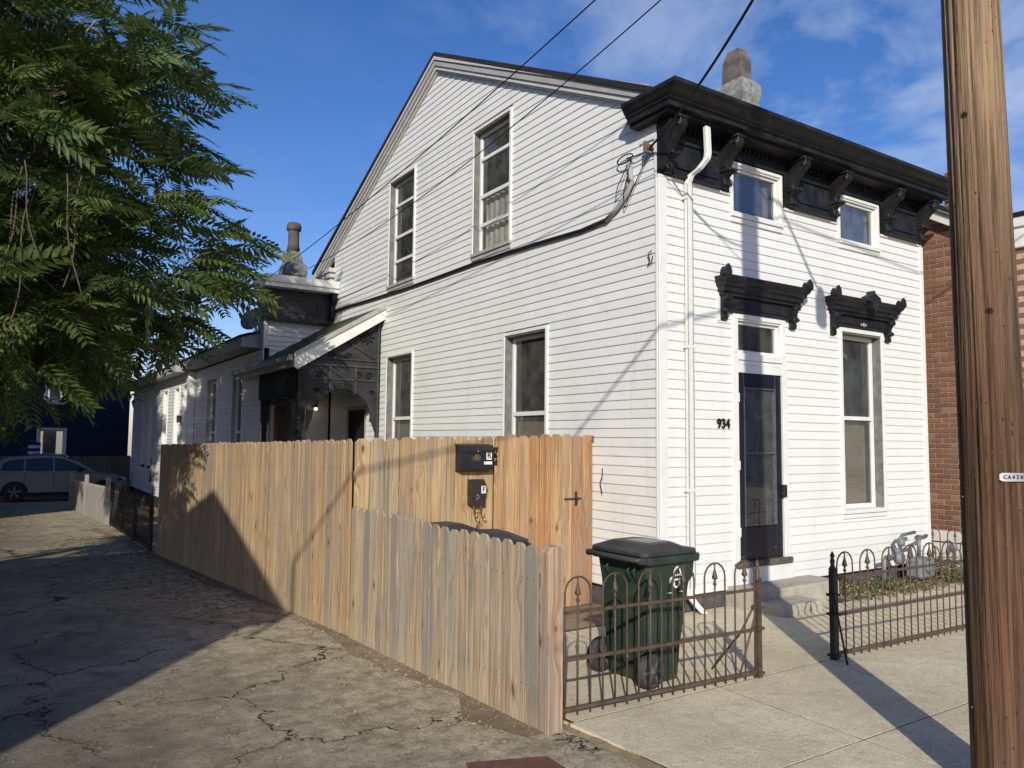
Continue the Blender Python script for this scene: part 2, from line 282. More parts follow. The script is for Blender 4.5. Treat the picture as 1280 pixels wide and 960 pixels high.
simple('car_black', (.012, .012, .013), .5, .2, 5); simple('alloy', (.18, .18, .185), .35, .1, 5, metal=.8); simple('tail_red', (.30, .01, .01), .3, .1, 5)
simple('flag_white', (.6, .6, .62), .8, .05, 5); simple('flag_blue', (.02, .03, .12), .8, .1, 5)
m = Mt('lamp_glow', .5); m.b.inputs['Emission Color'].default_value = (1, .78, .5, 1); m.b.inputs['Emission Strength'].default_value = 6; M['lamp_glow'] = m.m
simple('door_brown', (.10, .035, .02), .5, .3, 5)

# ------------------------------------------------------------------ builders
I4 = Matrix.Identity(4); WM = {}
class MB:
    def __init__(s): s.v = []; s.f = []; s.sm = []
    def add(s, vs, fs, smooth=False):
        o = len(s.v); s.v += [tuple(x) for x in vs]; s.f += [tuple(i+o for i in f) for f in fs]; s.sm += [smooth]*len(fs); return s
    def box(s, x0, x1, y0, y1, z0, z1, mp=None):
        vs = [(x, y, z) for z in (z0, z1) for y in (y0, y1) for x in (x0, x1)]
        if mp: vs = [mp(*p) for p in vs]
        return s.add(vs, [(0, 2, 3, 1), (4, 5, 7, 6), (0, 1, 5, 4), (2, 6, 7, 3), (0, 4, 6, 2), (1, 3, 7, 5)])
    def obox(s, c, ax, hx, hy, hz):          # oriented box
        c = Vector(c); vs = [c+ax[0]*(a*hx)+ax[1]*(b*hy)+ax[2]*(d*hz) for d in (-1, 1) for b in (-1, 1) for a in (-1, 1)]
        return s.add(vs, [(0, 2, 3, 1), (4, 5, 7, 6), (0, 1, 5, 4), (2, 6, 7, 3), (0, 4, 6, 2), (1, 3, 7, 5)])
    def prism(s, poly, a, b, mp):            # poly in 2 coords, extruded along third from a to b; mp(t,p,q)
        n = len(poly); vs = [mp(a, p, q) for p, q in poly]+[mp(b, p, q) for p, q in poly]
        return s.add(vs, [tuple(range(n)), tuple(range(2*n-1, n-1, -1))]+[(i, i+n, (i+1) % n+n, (i+1) % n) for i in range(n)])
    def tube(s, path, r, n=6, smooth=True, closed=False):
        path = [Vector(p) for p in path]; k = len(path); vs = []; rs = r if isinstance(r, (list, tuple)) else [r]*k
        up = None
        for i, p in enumerate(path):
            if closed: t = (path[(i+1) % k]-path[i-1])
            else: t = (path[min(i+1, k-1)]-path[max(i-1, 0)])
            t.normalize()
            if up is None: up = Vector((0, 0, 1)) if abs(t.z) < .9 else Vector((1, 0, 0))
            a = t.cross(up).normalized(); b = t.cross(a).normalized(); up = -b if False else up-t*up.dot(t)
            if up.length < 1e-4: up = a.copy()
            up.normalize(); a = t.cross(up).normalized()
            vs += [p+(a*math.cos(2*math.pi*j/n)+up*math.sin(2*math.pi*j/n))*rs[i] for j in range(n)]
        fs = [(i*n+j, i*n+(j+1) % n, ((i+1) % k)*n+(j+1) % n, ((i+1) % k)*n+j) for i in range(k if closed else k-1) for j in range(n)]
        if not closed: fs += [tuple(range(n-1, -1, -1)), tuple(range((k-1)*n, k*n))]
        return s.add(vs, fs, smooth)
    def lathe(s, prof, c, n=16, ax='z', smooth=True):
        vs = []
        for r, h in prof:
            for j in range(n):
                a = 2*math.pi*j/n; p = (r*math.cos(a), r*math.sin(a), h)
                if ax == 'x': p = (h, p[0], p[1])
                if ax == 'y': p = (p[0], h, p[1])
                vs.append((c[0]+p[0], c[1]+p[1], c[2]+p[2]))
        k = len(prof); fs = [(i*n+j, i*n+(j+1) % n, (i+1)*n+(j+1) % n, (i+1)*n+j) for i in range(k-1) for j in range(n)]
        fs += [tuple(range(n-1, -1, -1)), tuple(range((k-1)*n, k*n))]
        return s.add(vs, fs, smooth)
    def mesh(s, name, bevel=0):
        me = bpy.data.meshes.new(name); me.from_pydata(s.v, [], s.f)
        me.polygons.foreach_set('use_smooth', s.sm)
        bm = bmesh.new(); bm.from_mesh(me); bmesh.ops.recalc_face_normals(bm, faces=bm.faces)
        if bevel: bmesh.ops.bevel(bm, geom=bm.edges[:], offset=bevel, segments=1, affect='EDGES', clamp_overlap=True)
        bm.to_mesh(me); bm.free(); me.update(); return me
def obj(name, mb, mat, parent=None, mtx=I4, bevel=0, label=None, kind=None):
    me = mb.mesh(name, bevel) if isinstance(mb, MB) else mb
    o = bpy.data.objects.new(name, me)
    if mat is not None and not me.materials: me.materials.append(M[mat])
    COL.objects.link(o); o.matrix_basis = mtx; WM[o] = mtx
    if parent is not None: o.parent = parent; o.matrix_parent_inverse = WM[parent].inverted()
    if label: o['label'] = label
    if kind: o['kind'] = kind
    return o
def thing(name, label, cat, loc, group=None):
    o = bpy.data.objects.new(name, None); o.empty_display_size = .2; COL.objects.link(o); o.location = loc
    WM[o] = Matrix.Translation(loc); o['label'] = label; o['category'] = cat
    if group: o['group'] = group
    return o
def tag(o, label, cat, group=None):
    o['label'] = label; o['category'] = cat
    if group: o['group'] = group
    return o
def struct(name, mb, mat, mtx=I4): return obj(name, mb, mat, None, mtx, kind='structure')
def text_obj(name, s, size, mat, parent, mtx, ext=.002, xs=1.0):
    cu = bpy.data.curves.new(name, 'FONT'); cu.body = s; cu.size = size; cu.extrude = ext; cu.align_x = 'CENTER'; cu.align_y = 'CENTER'; cu.offset = size*.018; cu.resolution_u = 3
    t = bpy.data.objects.new(name, cu); me = bpy.data.meshes.new_from_object(t); me.materials.clear(); bpy.data.objects.remove(t)
    return obj(name, me, mat, parent, mtx @ Matrix.Diagonal((xs, 1, 1, 1)))
FR = lambda u, n, z: (u, -n, z)                       # front wall: u = x, n outward (-y)
def SD(x0=0): return lambda u, n, z: (x0-n, u, z)     # side wall facing -x: u = y
def face_front(x, y, z): return Matrix(((1, 0, 0, x), (0, 0, -1, y), (0, 1, 0, z), (0, 0, 0, 1)))   # text facing -y
def gz(x, y): return -.19-.022*y

# ------------------------------------------------------------------ ground
def sheet(x0, x1, y0, y1, dz, nx=1, ny=1):
    mb = MB(); xs = [x0+(x1-x0)*i/nx for i in range(nx+1)]; ys = [y0+(y1-y0)*i/ny for i in range(ny+1)]
    vs = [(x, y, gz(x, y)+dz) for y in ys for x in xs]
    return mb.add(vs, [(j*(nx+1)+i, j*(nx+1)+i+1, (j+1)*(nx+1)+i+1, (j+1)*(nx+1)+i) for j in range(ny) for i in range(nx)])
far = MB(); far.add([(-900, -700, -.6-.0), (900, -700, -.6), (900, 700, -16.2), (-900, 700, -16.2)], [(0, 1, 2, 3)])
far.v = [(x, y, gz(x, y)-.06) for x, y in ((-900, -30), (900, -30), (900, 600), (-900, 600))]+[(x, y, gz(0, -30)-.06) for x, y in ((-900, -600), (900, -600))]
far.f = [(0, 1, 2, 3), (4, 5, 1, 0)]; far.sm = [False]*2
struct('ground', far, 'far_ground')
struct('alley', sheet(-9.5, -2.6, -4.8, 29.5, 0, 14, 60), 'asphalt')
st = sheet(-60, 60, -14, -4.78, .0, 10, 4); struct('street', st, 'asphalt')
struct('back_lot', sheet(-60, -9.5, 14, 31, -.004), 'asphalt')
struct('back_yard', sheet(-2.6, 5.4, -.0, 29.5, -.008), 'soil')
# sidewalk slabs
swb = struct('sidewalk', sheet(-2.62, 14, -4.8, .05, .0325), 'joint_dirt')
def slab(poly, dz=.035):
    n = len(poly); mb = MB(); c = (sum(p[0] for p in poly)/n, sum(p[1] for p in poly)/n); g = .006
    ins = [(p[0]+(c[0]-p[0])*.009, p[1]+(c[1]-p[1])*.009) for p in poly]
    vs = [(x, y, gz(x, y)-.03) for x, y in ins]+[(x, y, gz(x, y)+dz-.001) for x, y in ins]+[(p[0]+(c[0]-p[0])*.013, p[1]+(c[1]-p[1])*.012, gz(*p)+dz) for p in poly]
    fs = [tuple(range(2*n, 3*n))]
    for k in (0, n): fs += [(k+i, k+(i+1) % n, k+n+(i+1) % n, k+n+i) for i in range(n)]
    return mb.add(vs, fs)
xe = [-2.64, -1.24, -.06, 1.02, 2.1, 3.2, 4.3, 5.4, 6.5, 7.6, 8.7, 9.8, 10.9, 12.0]
sk = lambda x, y: x+(y+1.0)*.075
ye = [.0, -1.93, -3.07, -4.3, -4.78]
for i in range(len(xe)-1):
    for j in range(len(ye)-1):
        if j == 0 and 2.5 < .5*(xe[i]+xe[i+1]) < 5.4: ya = -.58
        else: ya = ye[j]
        pl = [(sk(xe[i], ye[j+1]), ye[j+1]), (sk(xe[i+1], ye[j+1]), ye[j+1]), (sk(xe[i+1], ya), ya), (sk(xe[i], ya), ya)]
        if i == 0: pl[0] = (-2.60, ye[j+1]); pl[3] = (-2.64, ya)
        obj('concrete_slab', slab(pl, .035+rnd.uniform(-.0007, .001)), 'sidewalk', swb)
bed = struct('garden_bed', MB().add([(2.35, -.62, gz(0, -.62)+.034), (5.4, -.62, gz(0, -.62)+.034), (5.4, -.02, gz(0, 0)+.05), (2.35, -.02, gz(0, 0)+.05)], [(0, 1, 2, 3)]), 'soil')
mb = MB()
rp = [(-3.42, -2.03), (-3.0, -2.2), (-3.02, -2.5), (-3.6, -2.5)]
for k, (a, b) in enumerate(((0, .5), (.5, 1))): pass
struct('red_apron', MB().add([(x, y, gz(x, y)+.006) for x, y in rp], [(0, 1, 2, 3)]), 'red_paver')
# loose chips and grit along the fence
def fence_x(y): return -2.77-.026*(y+1.94) if y < 1.09 else -2.85-.075*(y-1.09)
def chips(n, fn, s0, s1, seed):
    r_ = random.Random(seed); mb = MB()
    for _ in range(n):
        x, y = fn(r_); s_ = r_.uniform(s0, s1)*(1 if r_.random() > .06 else 1.8); a = r_.uniform(0, 6.28); z0 = gz(x, y)+r_.uniform(0, .004)
        k = 4; pts = [(x+s_*math.cos(a+q*1.57)*r_.uniform(.5, 1.2), y+s_*math.sin(a+q*1.57)*r_.uniform(.5, 1.2), z0) for q in range(k)]
        t = (x+r_.uniform(-.3, .3)*s_, y+r_.uniform(-.3, .3)*s_, z0+s_*r_.uniform(.3, .8))
        mb.add(pts+[t], [(0, 1, 4), (1, 2, 4), (2, 3, 4), (3, 0, 4)])
    return mb
def along(r_):
    y = r_.uniform(-1.9, 8); return fence_x(y)-abs(r_.gauss(0, .16))-.03, y
def patch(r_):
    q = r_.choice(((-3.35, .6, .25, .5), (-3.2, -.4, .28, .35), (-3.6, -.9, .5, .4), (-3.25, 2.0, .22, .5), (-3.9, .3, .5, .4)))
    return min(q[0]+r_.gauss(0, q[2]), fence_x(0)-.06), q[1]+r_.gauss(0, q[3])
def anywhere(r_): return r_.uniform(-7, -3), r_.uniform(-4, 5)
o = obj('gravel', chips(2200, along, .004, .014, 1), 'stone_chip', kind='stuff'); o['label'] = 'small pale stone chips scattered along the foot of the plank fence'; o['category'] = 'gravel'
o = obj('gravel', chips(2200, patch, .002, .008, 2), 'stone_chip', kind='stuff'); o['label'] = 'patches of loose grit on the cracked alley'; o['category'] = 'gravel'
o = obj('gravel', chips(2600, anywhere, .0015, .006, 3), 'stone_chip', kind='stuff'); o['label'] = 'sparse crumbs of asphalt over the shaded alley'; o['category'] = 'gravel'
def alongdirt(a, b, off, amp, seed):
    r_ = random.Random(seed); pts = []; k = 34
    for i in range(k+1): y = a+(b-a)*i/k; pts.append((fence_x(y)+.05, y, gz(0, y)+.005))
    q = []
    for i in range(k+1): y = a+(b-a)*i/k; q.append((fence_x(y)-off-amp*(.5+.5*math.sin(y*2.3+seed)*math.sin(y*5.1))*r_.uniform(.5, 1), y, gz(0, y)+.005))
    return MB().add(pts+q, [(i, i+1, k+2+i, k+1+i) for i in range(k)])
struct('dirt_strip', alongdirt(-1.9, 14, .06, .34, 1), 'soil')
r_ = random.Random(9); mb = MB(); k = 24; a_ = [(-2.595, -1.9-2.9*i/k, gz(0, -1.9-2.9*i/k)+.034) for i in range(k+1)]; b_ = [(-2.625-r_.uniform(0, .04)-.03*math.exp(-(i-3)**2/14), -1.9-2.9*i/k, gz(0, -1.9-2.9*i/k)+.004) for i in range(k+1)]
struct('broken_edge', mb.add(a_+b_, [(i, i+1, k+2+i, k+1+i) for i in range(k)]), 'soil')

mb = MB(); r_ = random.Random(31)
for _ in range(1500):
    y = r_.uniform(2.6, 12); x = fence_x(y)-abs(r_.gauss(0, .75))-.03 if y < 8.6 else -3.4-abs(r_.gauss(0, .7)); z0 = gz(x, y)+.004; a = r_.uniform(0, 6.28); L_ = r_.uniform(.02, .055); dx, dy = math.cos(a)*L_, math.sin(a)*L_
    mb.add([(x, y, z0), (x+dx*.5-dy*.25, y+dy*.5+dx*.25, z0+.008), (x+dx, y+dy, z0+r_.uniform(0, .01)), (x+dx*.5+dy*.25, y+dy*.5-dx*.25, z0+.003)], [(0, 1, 2, 3)])
o = obj('leaf_litter', mb, 'bark', kind='stuff'); o['label'] = 'dry brown leaf litter in the shade along the fence'; o['category'] = 'leaf litter'
# ------------------------------------------------------------------ the white house
H = thing('white_house', 'white clapboard house with black bracketed cornice and steep side gable', 'house', (0, 0, gz(0, 0)))
Wd, Dp = 5.05, 9.66
ZE, S1, S2, YA, ZA = 5.34, .508, .46, 4.99, 7.80
def roofz(y): return ZE+S1*y if y < YA else ZA+.075-S2*(y-YA)
def wall_cols(mb, mp, u0, u1, z0, top, ops, th=.10, brk=()):
    us = sorted(set([u0, u1]+[o[0] for o in ops]+[o[1] for o in ops]+list(brk)))
    for a, b in zip(us, us[1:]):
        m_ = .5*(a+b); zs = sorted([(o[2], o[3]) for o in ops if o[0] <= m_ <= o[1]]); cur = z0
        for p, q in zs: mb.box(a, b, -th, 0, cur, p, mp); cur = q
        ta, tb = top(a), top(b); vs = [(a, -th, cur), (b, -th, cur), (a, 0, cur), (b, 0, cur), (a, -th, ta), (b, -th, tb), (a, 0, ta), (b, 0, tb)]
        mb.add([mp(*p) for p in vs], [(0, 2, 3, 1), (4, 5, 7, 6), (0, 1, 5, 4), (2, 6, 7, 3), (0, 4, 6, 2), (1, 3, 7, 5)])
fo = [(1.14, 1.97, .27, 3.04), (1.09, 1.98, 4.15, 4.78), (3.10, 3.99, 4.15, 4.78), (3.10, 3.99, .76, 3.04)]
so = [(1.96, 2.94, .76, 3.03), (5.79, 6.82, .76, 3.07), (2.83, 3.83, 4.28, 6.16), (5.81, 6.84, 4.30, 6.24), (7.75, 8.65, -.05, 2.15)]
mb = MB(); wall_cols(mb, FR, 0, Wd, -.0, lambda u: 5.0, fo)
obj('wall', mb, 'interior_dark', H)
mb = MB(); wall_cols(mb, SD(0), .10, Dp, -.0, lambda u: roofz(u)-.07, so, brk=(YA,))
obj('wall', mb, 'interior_dark', H)
mb = MB(); mb.box(4.95, 5.05, .1, Dp, 0, 5.3); mb.box(0.1, 4.95, Dp-.1, Dp, 0, 5.2); mb.box(.1, 4.95, .1, Dp-.1, -.02, .02); mb.box(.1, 4.95, .1, Dp-.1, 3.45, 3.5)
mb.add([(5.05, .0, 5.2), (5.05, YA, ZA-.1), (5.05, Dp, 5.4), (4.95, .0, 5.2), (4.95, YA, ZA-.1), (4.95, Dp, 5.4)], [(0, 1, 2), (3, 4, 5), (0, 1, 4, 3), (1, 2, 5, 4), (0, 2, 5, 3)])
obj('wall', mb, 'trim_white', H)
mb = MB(); mb.box(1.6, 1.7, .2, 9.5, .02, 5.2); mb.box(.1, 5, 4.1, 4.2, .02, 5.2); obj('inner_wall', mb, 'interior_dark', H)
# clapboards: one unit board mesh, scaled in length
EX = .1016
bd = MB(); bd.add([(0, 0, -.003), (1, 0, -.003), (0, -.015, -.003), (1, -.015, -.003), (0, -.0165, .005), (1, -.0165, .005), (0, -.004, EX+.004), (1, -.004, EX+.004), (0, 0, EX+.004), (1, 0, EX+.004)],
                   [(0, 1, 3, 2), (2, 3, 5, 4), (4, 5, 7, 6), (6, 7, 9, 8), (0, 2, 4, 6, 8), (1, 9, 7, 5, 3)])
BM = bd.mesh('siding_board')
def put_board(parent, side, x0, a, b, z, mat):
    global BM
    if b-a < .02: return
    if not BM.materials: BM.materials.append(M[mat])
    if side: m_ = Matrix(((0, 1, 0, x0), (-1, 0, 0, b), (0, 0, 1, z), (0, 0, 0, 1)))
    else: m_ = Matrix(((1, 0, 0, a), (0, 1, 0, x0), (0, 0, 1, z), (0, 0, 0, 1)))
    m_ = m_ @ Matrix.Diagonal((b-a, 1, 1, 1)); obj('siding_board', BM, None, parent, m_)
def rows(u0, u1, z0, z1, cuts, lim=None):
    out_ = []; k = 0; z = z0
    while z < z1-.01:
        a, b = u0, u1
        if lim: a, b = lim(z)
        seg = [(a, b)]
        for c in cuts:
            if z+EX*.7 > c[2] and z+EX*.3 < c[3]:
                ns = []
                for p, q in seg:
                    if c[1] <= p or c[0] >= q: ns.append((p, q))
                    else:
                        if c[0]-p > .02: ns.append((p, c[0]))
                        if q-c[1] > .02: ns.append((c[1], q))
                seg = ns
        out_ += [(p, q, z) for p, q in seg]; z += EX
    return out_
fc = [(1.11, 2.00, .25, 3.04), (1.09, 1.98, 4.15, 4.9), (3.10, 3.99, 4.15, 4.9), (3.08, 4.01, .76, 3.04), (1.0, 2.1, -.2, .25)]
for a, b, z in rows(.10, 4.99, .02, 4.38, fc): put_board(H, 0, 0, a, b, z, 'siding_white')
scut = [(1.94, 2.96, .76, 3.03), (5.76, 6.84, .76, 3.07), (2.81, 3.86, 4.28, 6.16), (5.79, 6.86, 4.30, 6.24), (7.72, 8.68, -.2, 2.18)]
def slim(z):
    zt = z+EX+.06
    a = max(.02, (zt-ZE)/S1); b = min(Dp-.02, YA+(ZA+.075-zt)/S2); return a, b
sidebits = [r_ for r_ in rows(0, Dp, .02, 7.55, scut, slim)]
for a, b, z in sidebits: put_board(H, 1, 0, a, b, z, 'siding_white')
# corner boards, foundation
mb = MB(); mb.box(-.024, .095, -.028, -.0, .02, 4.40); mb.box(-.027, .0, -.0, .03, .0, 4.75); obj('corner_board', mb, 'trim_white', H, bevel=.004)
mb = MB(); mb.box(4.985, 5.07, -.026, 0, .1, 4.37); obj('corner_board', mb, 'trim_white', H, bevel=.003)
for ta_, tb_ in ((-.028, 1.07), (2.02, 3.07), (4.03, Wd-.02)): obj('top_trim', MB().box(ta_, tb_, -.030, .0, 4.374, 4.399), 'trim_white', H)
for k in range(13):                                   # foundation blocks, left of the steps and right of them
    x = .02+k*.40
    if 1.0 < x and x+.4 < 2.4: continue
    mb = MB(); mb.box(x+.004, min(x+.392, Wd), .035+rnd.uniform(-.006, .006), .2, gz(0, 0)-.05, .012); obj('foundation_block', mb, 'concrete_block', H, bevel=.006)
mb = MB(); mb.box(.03, .15, .2, 9.6, -.6, .0); obj('foundation', mb, 'concrete_block', H)
# roof, rakes
mb = MB(); rk = .13
def rprism(pts, x0, x1): return MB().prism(pts, x0, x1, lambda t, p, q: (t, p, q))
ro = [(-.02, roofz(0)-.02), (YA, ZA+.07), (10.75, ZA+.145-S2*5.76), (10.75, ZA+.075-S2*5.76), (YA, ZA), (-.02, roofz(0)-.09)]
obj('roof', rprism(ro, -rk, Wd+.1), 'black_shingle', H)
def rake(a0, a1, x0, x1, name, mat):
    f = lambda y, d: (y, (ZE+S1*y if y <= YA else ZA+.06-S2*(y-YA))-d)
    z1 = lambda y: min(ZE+S1*y, 99) if y < YA else ZA-S2*(y-YA)
    pts = [(.05, z1(.05)-a0), (YA, ZA-a0), (10.65, ZA-S2*(10.65-YA)-a0), (10.65, ZA-S2*(10.65-YA)-a1), (YA, ZA-a1), (.05, z1(.05)-a1)]
    obj(name, rprism(pts, x0, x1), mat, H)
rake(.0, .06, -.125, .02, 'rake_board', 'rake_paint'); rake(.06, .155, -.105, .02, 'rake_board', 'trim_grey'); rake(.155, .215, -.085, .02, 'rake_board', 'rake_paint'); rake(.215, .24, -.05, .02, 'rake_trim', 'trim_white')
mb = MB(); mb.box(-.16, .1, 9.55, 10.72, 5.08, 5.17); mb.box(-.13, .1, 9.6, 10.6, 4.98, 5.08); mb.box(-.09, .1, 9.66, 10.4, 4.88, 4.98)
obj('eave_return', mb, 'rake_paint', H)
# cornice with mitred return: profile (n, z)
cp = [(0, 4.965), (.26, 4.965), (.26, 5.0), (.33, 5.005), (.335, 5.055), (.37, 5.065), (.375, 5.085), (.42, 5.10), (.46, 5.14), (.50, 5.165), (.50, 5.205), (0, 5.30)]
sdk = .52
def mitre(parent, name, mat, prof, xa, xb, ret, kx, endr=True, s=-1):
    vs = []; n = len(prof)
    for nn, z in prof: vs.append((xa-nn*kx, ret, z))
    for nn, z in prof: vs.append((xa-nn*kx, -nn, z))
    for nn, z in prof: vs.append((xb+nn*kx, -nn, z))
    for nn, z in prof: vs.append((xb+nn*kx, ret, z))
    fs = [tuple(range(n)), tuple(range(4*n-1, 3*n-1, -1))]
    for k in range(3): fs += [(k*n+i, k*n+(i+1) % n, (k+1)*n+(i+1) % n, (k+1)*n+i) for i in range(n)]
    return obj(name, MB().add(vs, fs), mat, parent)
mitre(H, 'cornice', 'black_paint', cp, .0, Wd, .30, sdk)
mb = MB(); mb.box(0.0, 1.05, .0, .035, 4.402, 4.966, FR); mb.box(2.03, 3.04, .0, .035, 4.402, 4.966, FR); mb.box(4.05, Wd, .0, .035, 4.402, 4.966, FR); mb.box(1.05, 2.03, 0, .035, 4.80, 4.966, FR); mb.box(3.04, 4.05, 0, .035, 4.80, 4.966, FR)
obj('frieze', mb, 'black_paint', H)
for a, b in ((.15, .85), (2.18, 2.88), (4.18, 4.86)):
    mb = MB()
    for p, q, z0, z1 in ((a, b, 4.44, 4.475), (a, b, 4.78, 4.81)): mb.box(p, q, .035, .06, z0, z1, FR)
    mb.box(a, b, .035, .052, 4.475+.03, 4.75, FR); mb.box(a-.02, b+.02, .035, .085, 4.402, 4.43, FR); obj('frieze_panel', mb, 'black_paint', H, bevel=.004)
bp = [(.035, 4.41), (.075, 4.41), (.10, 4.45), (.10, 4.50), (.085, 4.53), (.12, 4.56), (.17, 4.575), (.175, 4.60), (.13, 4.62), (.12, 4.66), (.15, 4.72), (.21, 4.79), (.27, 4.83), (.295, 4.87), (.295, 4.93), (.26, 4.964), (.035, 4.964)]
for bx in (.075, .95, 2.12, 2.95, 4.12, 4.96):
    mb = MB(); mb.prism(bp, bx-.05, bx+.05, lambda t, p, q: (t, -p, q)); b_ = obj('bracket', mb, 'black_paint', H, bevel=.004)
    obj('shelf', MB().box(bx-.065, bx+.065, .035, .19, 4.585, 4.612, FR), 'black_paint', b_, bevel=.003); obj('cap', MB().box(bx-.07, bx+.07, .04, .305, 4.93, 4.960, FR), 'black_paint', b_, bevel=.003)
    obj('scroll', MB().lathe([(0, -.06), (.03, -.055), (.035, .055), (0, .06)], (bx, -.262, 4.875), 8, 'x'), 'black_paint', b_); obj('band', MB().box(bx-.06, bx+.06, .035, .115, 4.44, 4.47, FR), 'black_paint', b_, bevel=.003)
mb = MB(); mb.prism([(0, 4.42), (.10, 4.45), (.17, 4.6), (.14, 4.72), (.2, 4.85), (.2, 4.965), (0, 4.965)], -.026, 0.0, lambda t, p, q: (t, -p, q)); obj('corner_bracket', mb, 'black_paint', H)
mb = MB(); k = 0; x = .3
while x < 4.9: mb.box(x, x+.035, .035, .075, 4.90, 4.955, FR); x += .075
obj('dentils', mb, 'black_paint', H, kind='stuff')
mb = MB(); mb.box(.02, .26, 0, .028, 4.80, 4.84, SD(0)); mb.box(.0, .035, 0, .03, 4.40, 4.84, SD(0)); mb.box(.20, .24, 0, .012, 4.66, 4.80, SD(0)); obj('side_trim', mb, 'trim_white', H)

# windows ----------------------------------------------------------
def window(parent, mp, u0, u1, z0, z1, rails, panes, blinds=(), depth=.10, sill=True, casing=.06, matf='trim_white', gm='glass', name='window', sash=.05, rev='trim_white'):
    mb = MB(); c = casing
    mb.box(u0-c, u0, 0, .034, z0-.0, z1+c, mp); mb.box(u1, u1+c, 0, .034, z0-.0, z1+c, mp); mb.box(u0, u1, 0, .036, z1, z1+c, mp)
    W_ = obj(name, mb, matf, parent, bevel=.003)
    mb = MB(); d = depth
    mb.box(u0-.002, u0+.018, -d, .02, z0, z1, mp); mb.box(u1-.018, u1+.002, -d, .02, z0, z1, mp); mb.box(u0+.018, u1-.018, -d, .02, z1-.02, z1-.001, mp)
    obj('reveal', mb, rev, W_)
    if sill:
        mb = MB(); mb.box(u0-c, u1+c, -d, .05, z0-.05, z0, mp); mb.box(u0-c+.01, u1+c-.01, .0, .03, z0-.11, z0-.052, mp); obj('sill', mb, 'trim_grey' if sill == 2 else matf, W_, bevel=.004)
    mb = MB(); s = sash; a, b = u0+.02, u1-.02
    mb.box(a, a+s, -d+.0, -d+.035, z0, z1-.02, mp); mb.box(b-s, b, -d, -d+.035, z0, z1-.02, mp)
    mb.box(a+s, b-s, -d, -d+.035, z0+.001, z0+s*1.1, mp); mb.box(a+s, b-s, -d, -d+.035, z1-.02-s, z1-.021, mp)
    for z, h in rails: mb.box(a+s, b-s, -d+.002, -d+.04, z-h/2, z+h/2, mp)
    obj('sash', mb, matf, W_, bevel=.003)
    zs = [z0+s]+[r_[0] for r_ in rails]+[z1-.02-s]
    for i in range(len(zs)-1):
        mb = MB(); mb.add([mp(a+s, -d+.012, zs[i]), mp(b-s, -d+.012, zs[i]), mp(b-s, -d+.012, zs[i+1]), mp(a+s, -d+.012, zs[i+1])], [(0, 1, 2, 3)]); obj('pane', mb, panes[i % len(panes)], W_)
    for nm, z2, z3, mt, ua, ub in blinds:
        mb = MB(); N = 26; vs = []
        for i in range(N+1):
            t = i/N; w_ = .012*math.sin(t*38)*(1 if mt != 'blind' else 0); u = a+.01+(b-a-.02)*(ua+(ub-ua)*t)
            vs += [mp(u, -d-.06+w_, z2), mp(u, -d-.06+w_, z3)]
        mb.add(vs, [(2*i, 2*i+1, 2*i+3, 2*i+2) for i in range(N)]); obj(nm, mb, mt, W_)
    return W_
S0 = SD(0)
window(H, FR, 1.12, 1.95, 4.19, 4.74, [], ['glass_dark'], [('curtain', 4.15, 4.8, 'curtain_blue', 0, .8), ('curtain', 4.15, 4.78, 'curtain', .82, .95)], .045, True, .038, sash=.032)
window(H, FR, 3.13, 3.96, 4.19, 4.74, [], ['glass_dark'], [('curtain', 4.15, 4.8, 'curtain_blue', .04, .9), ('curtain', 4.15, 4.78, 'curtain', .9, .99)], .045, True, .038, sash=.032)
window(H, FR, 3.12, 3.97, .78, 3.01, [(1.925, .05)], ['glass', 'glass'], [('blind', .8, 1.92, 'blind', 0, .93)], .12, True, .055, rev='reveal_dark')
window(H, S0, 1.98, 2.92, .79, 3.00, [(1.95, .055)], ['glass', 'glass'], [('blind', .8, 1.95, 'blind', 0, 1)], .12, 2, .045, rev='reveal_dark')
window(H, S0, 5.80, 6.80, .79, 3.04, [(1.96, .055)], ['glass', 'glass'], [('blind', .8, 1.96, 'blind', 0, 1)], .12, 2, .045, rev='reveal_dark')
window(H, S0, 2.85, 3.82, 4.31, 6.13, [(4.73, .05), (5.16, .055), (5.72, .05)], ['glass', 'glass', 'glass', 'glass'], [('curtain', 4.3, 5.16, 'curtain', .0, .95)], .10, 2, .045, rev='reveal_dark')
window(H, S0, 5.83, 6.82, 4.33, 6.21, [(4.76, .05), (5.20, .055), (5.78, .05)], ['glass_screen', 'glass_screen', 'glass', 'glass'], [('curtain', 4.32, 5.2, 'curtain_blue', .0, .3)], .10, 2, .045, rev='reveal_dark')
# transom + door
window(H, FR, 1.17, 1.93, 2.60, 2.985, [], ['glass'], [], .05, False, .075, sash=.035)
mb = MB(); u0, u1 = 1.17, 1.93
mb.box(u0-.085, u0-.0, 0, .036, .28, 2.598, FR); mb.box(u1, u1+.085, 0, .036, .28, 2.598, FR)
mb.box(u0, u1, -.02, .03, 2.38, 2.47, FR); mb.box(u0, u1, -.02, .022, 2.472, 2.52, FR); mb.box(u0-.0, u1+.0, -.02, .04, 2.522, 2.598, FR)
obj('door_casing', mb, 'trim_white', H, bevel=.003)
mb = MB(); s = .105; a, b = u0+.004, u1-.004
mb.box(a, a+s, -.04, .012, .31, 2.378, FR); mb.box(b-s, b, -.04, .012, .31, 2.378, FR); mb.box(a+s, b-s, -.04, .011, 2.22, 2.378, FR); mb.box(a+s, b-s, -.04, .011, .31, .66, FR)
D_ = obj('door', mb, 'door_navy', H, bevel=.004)
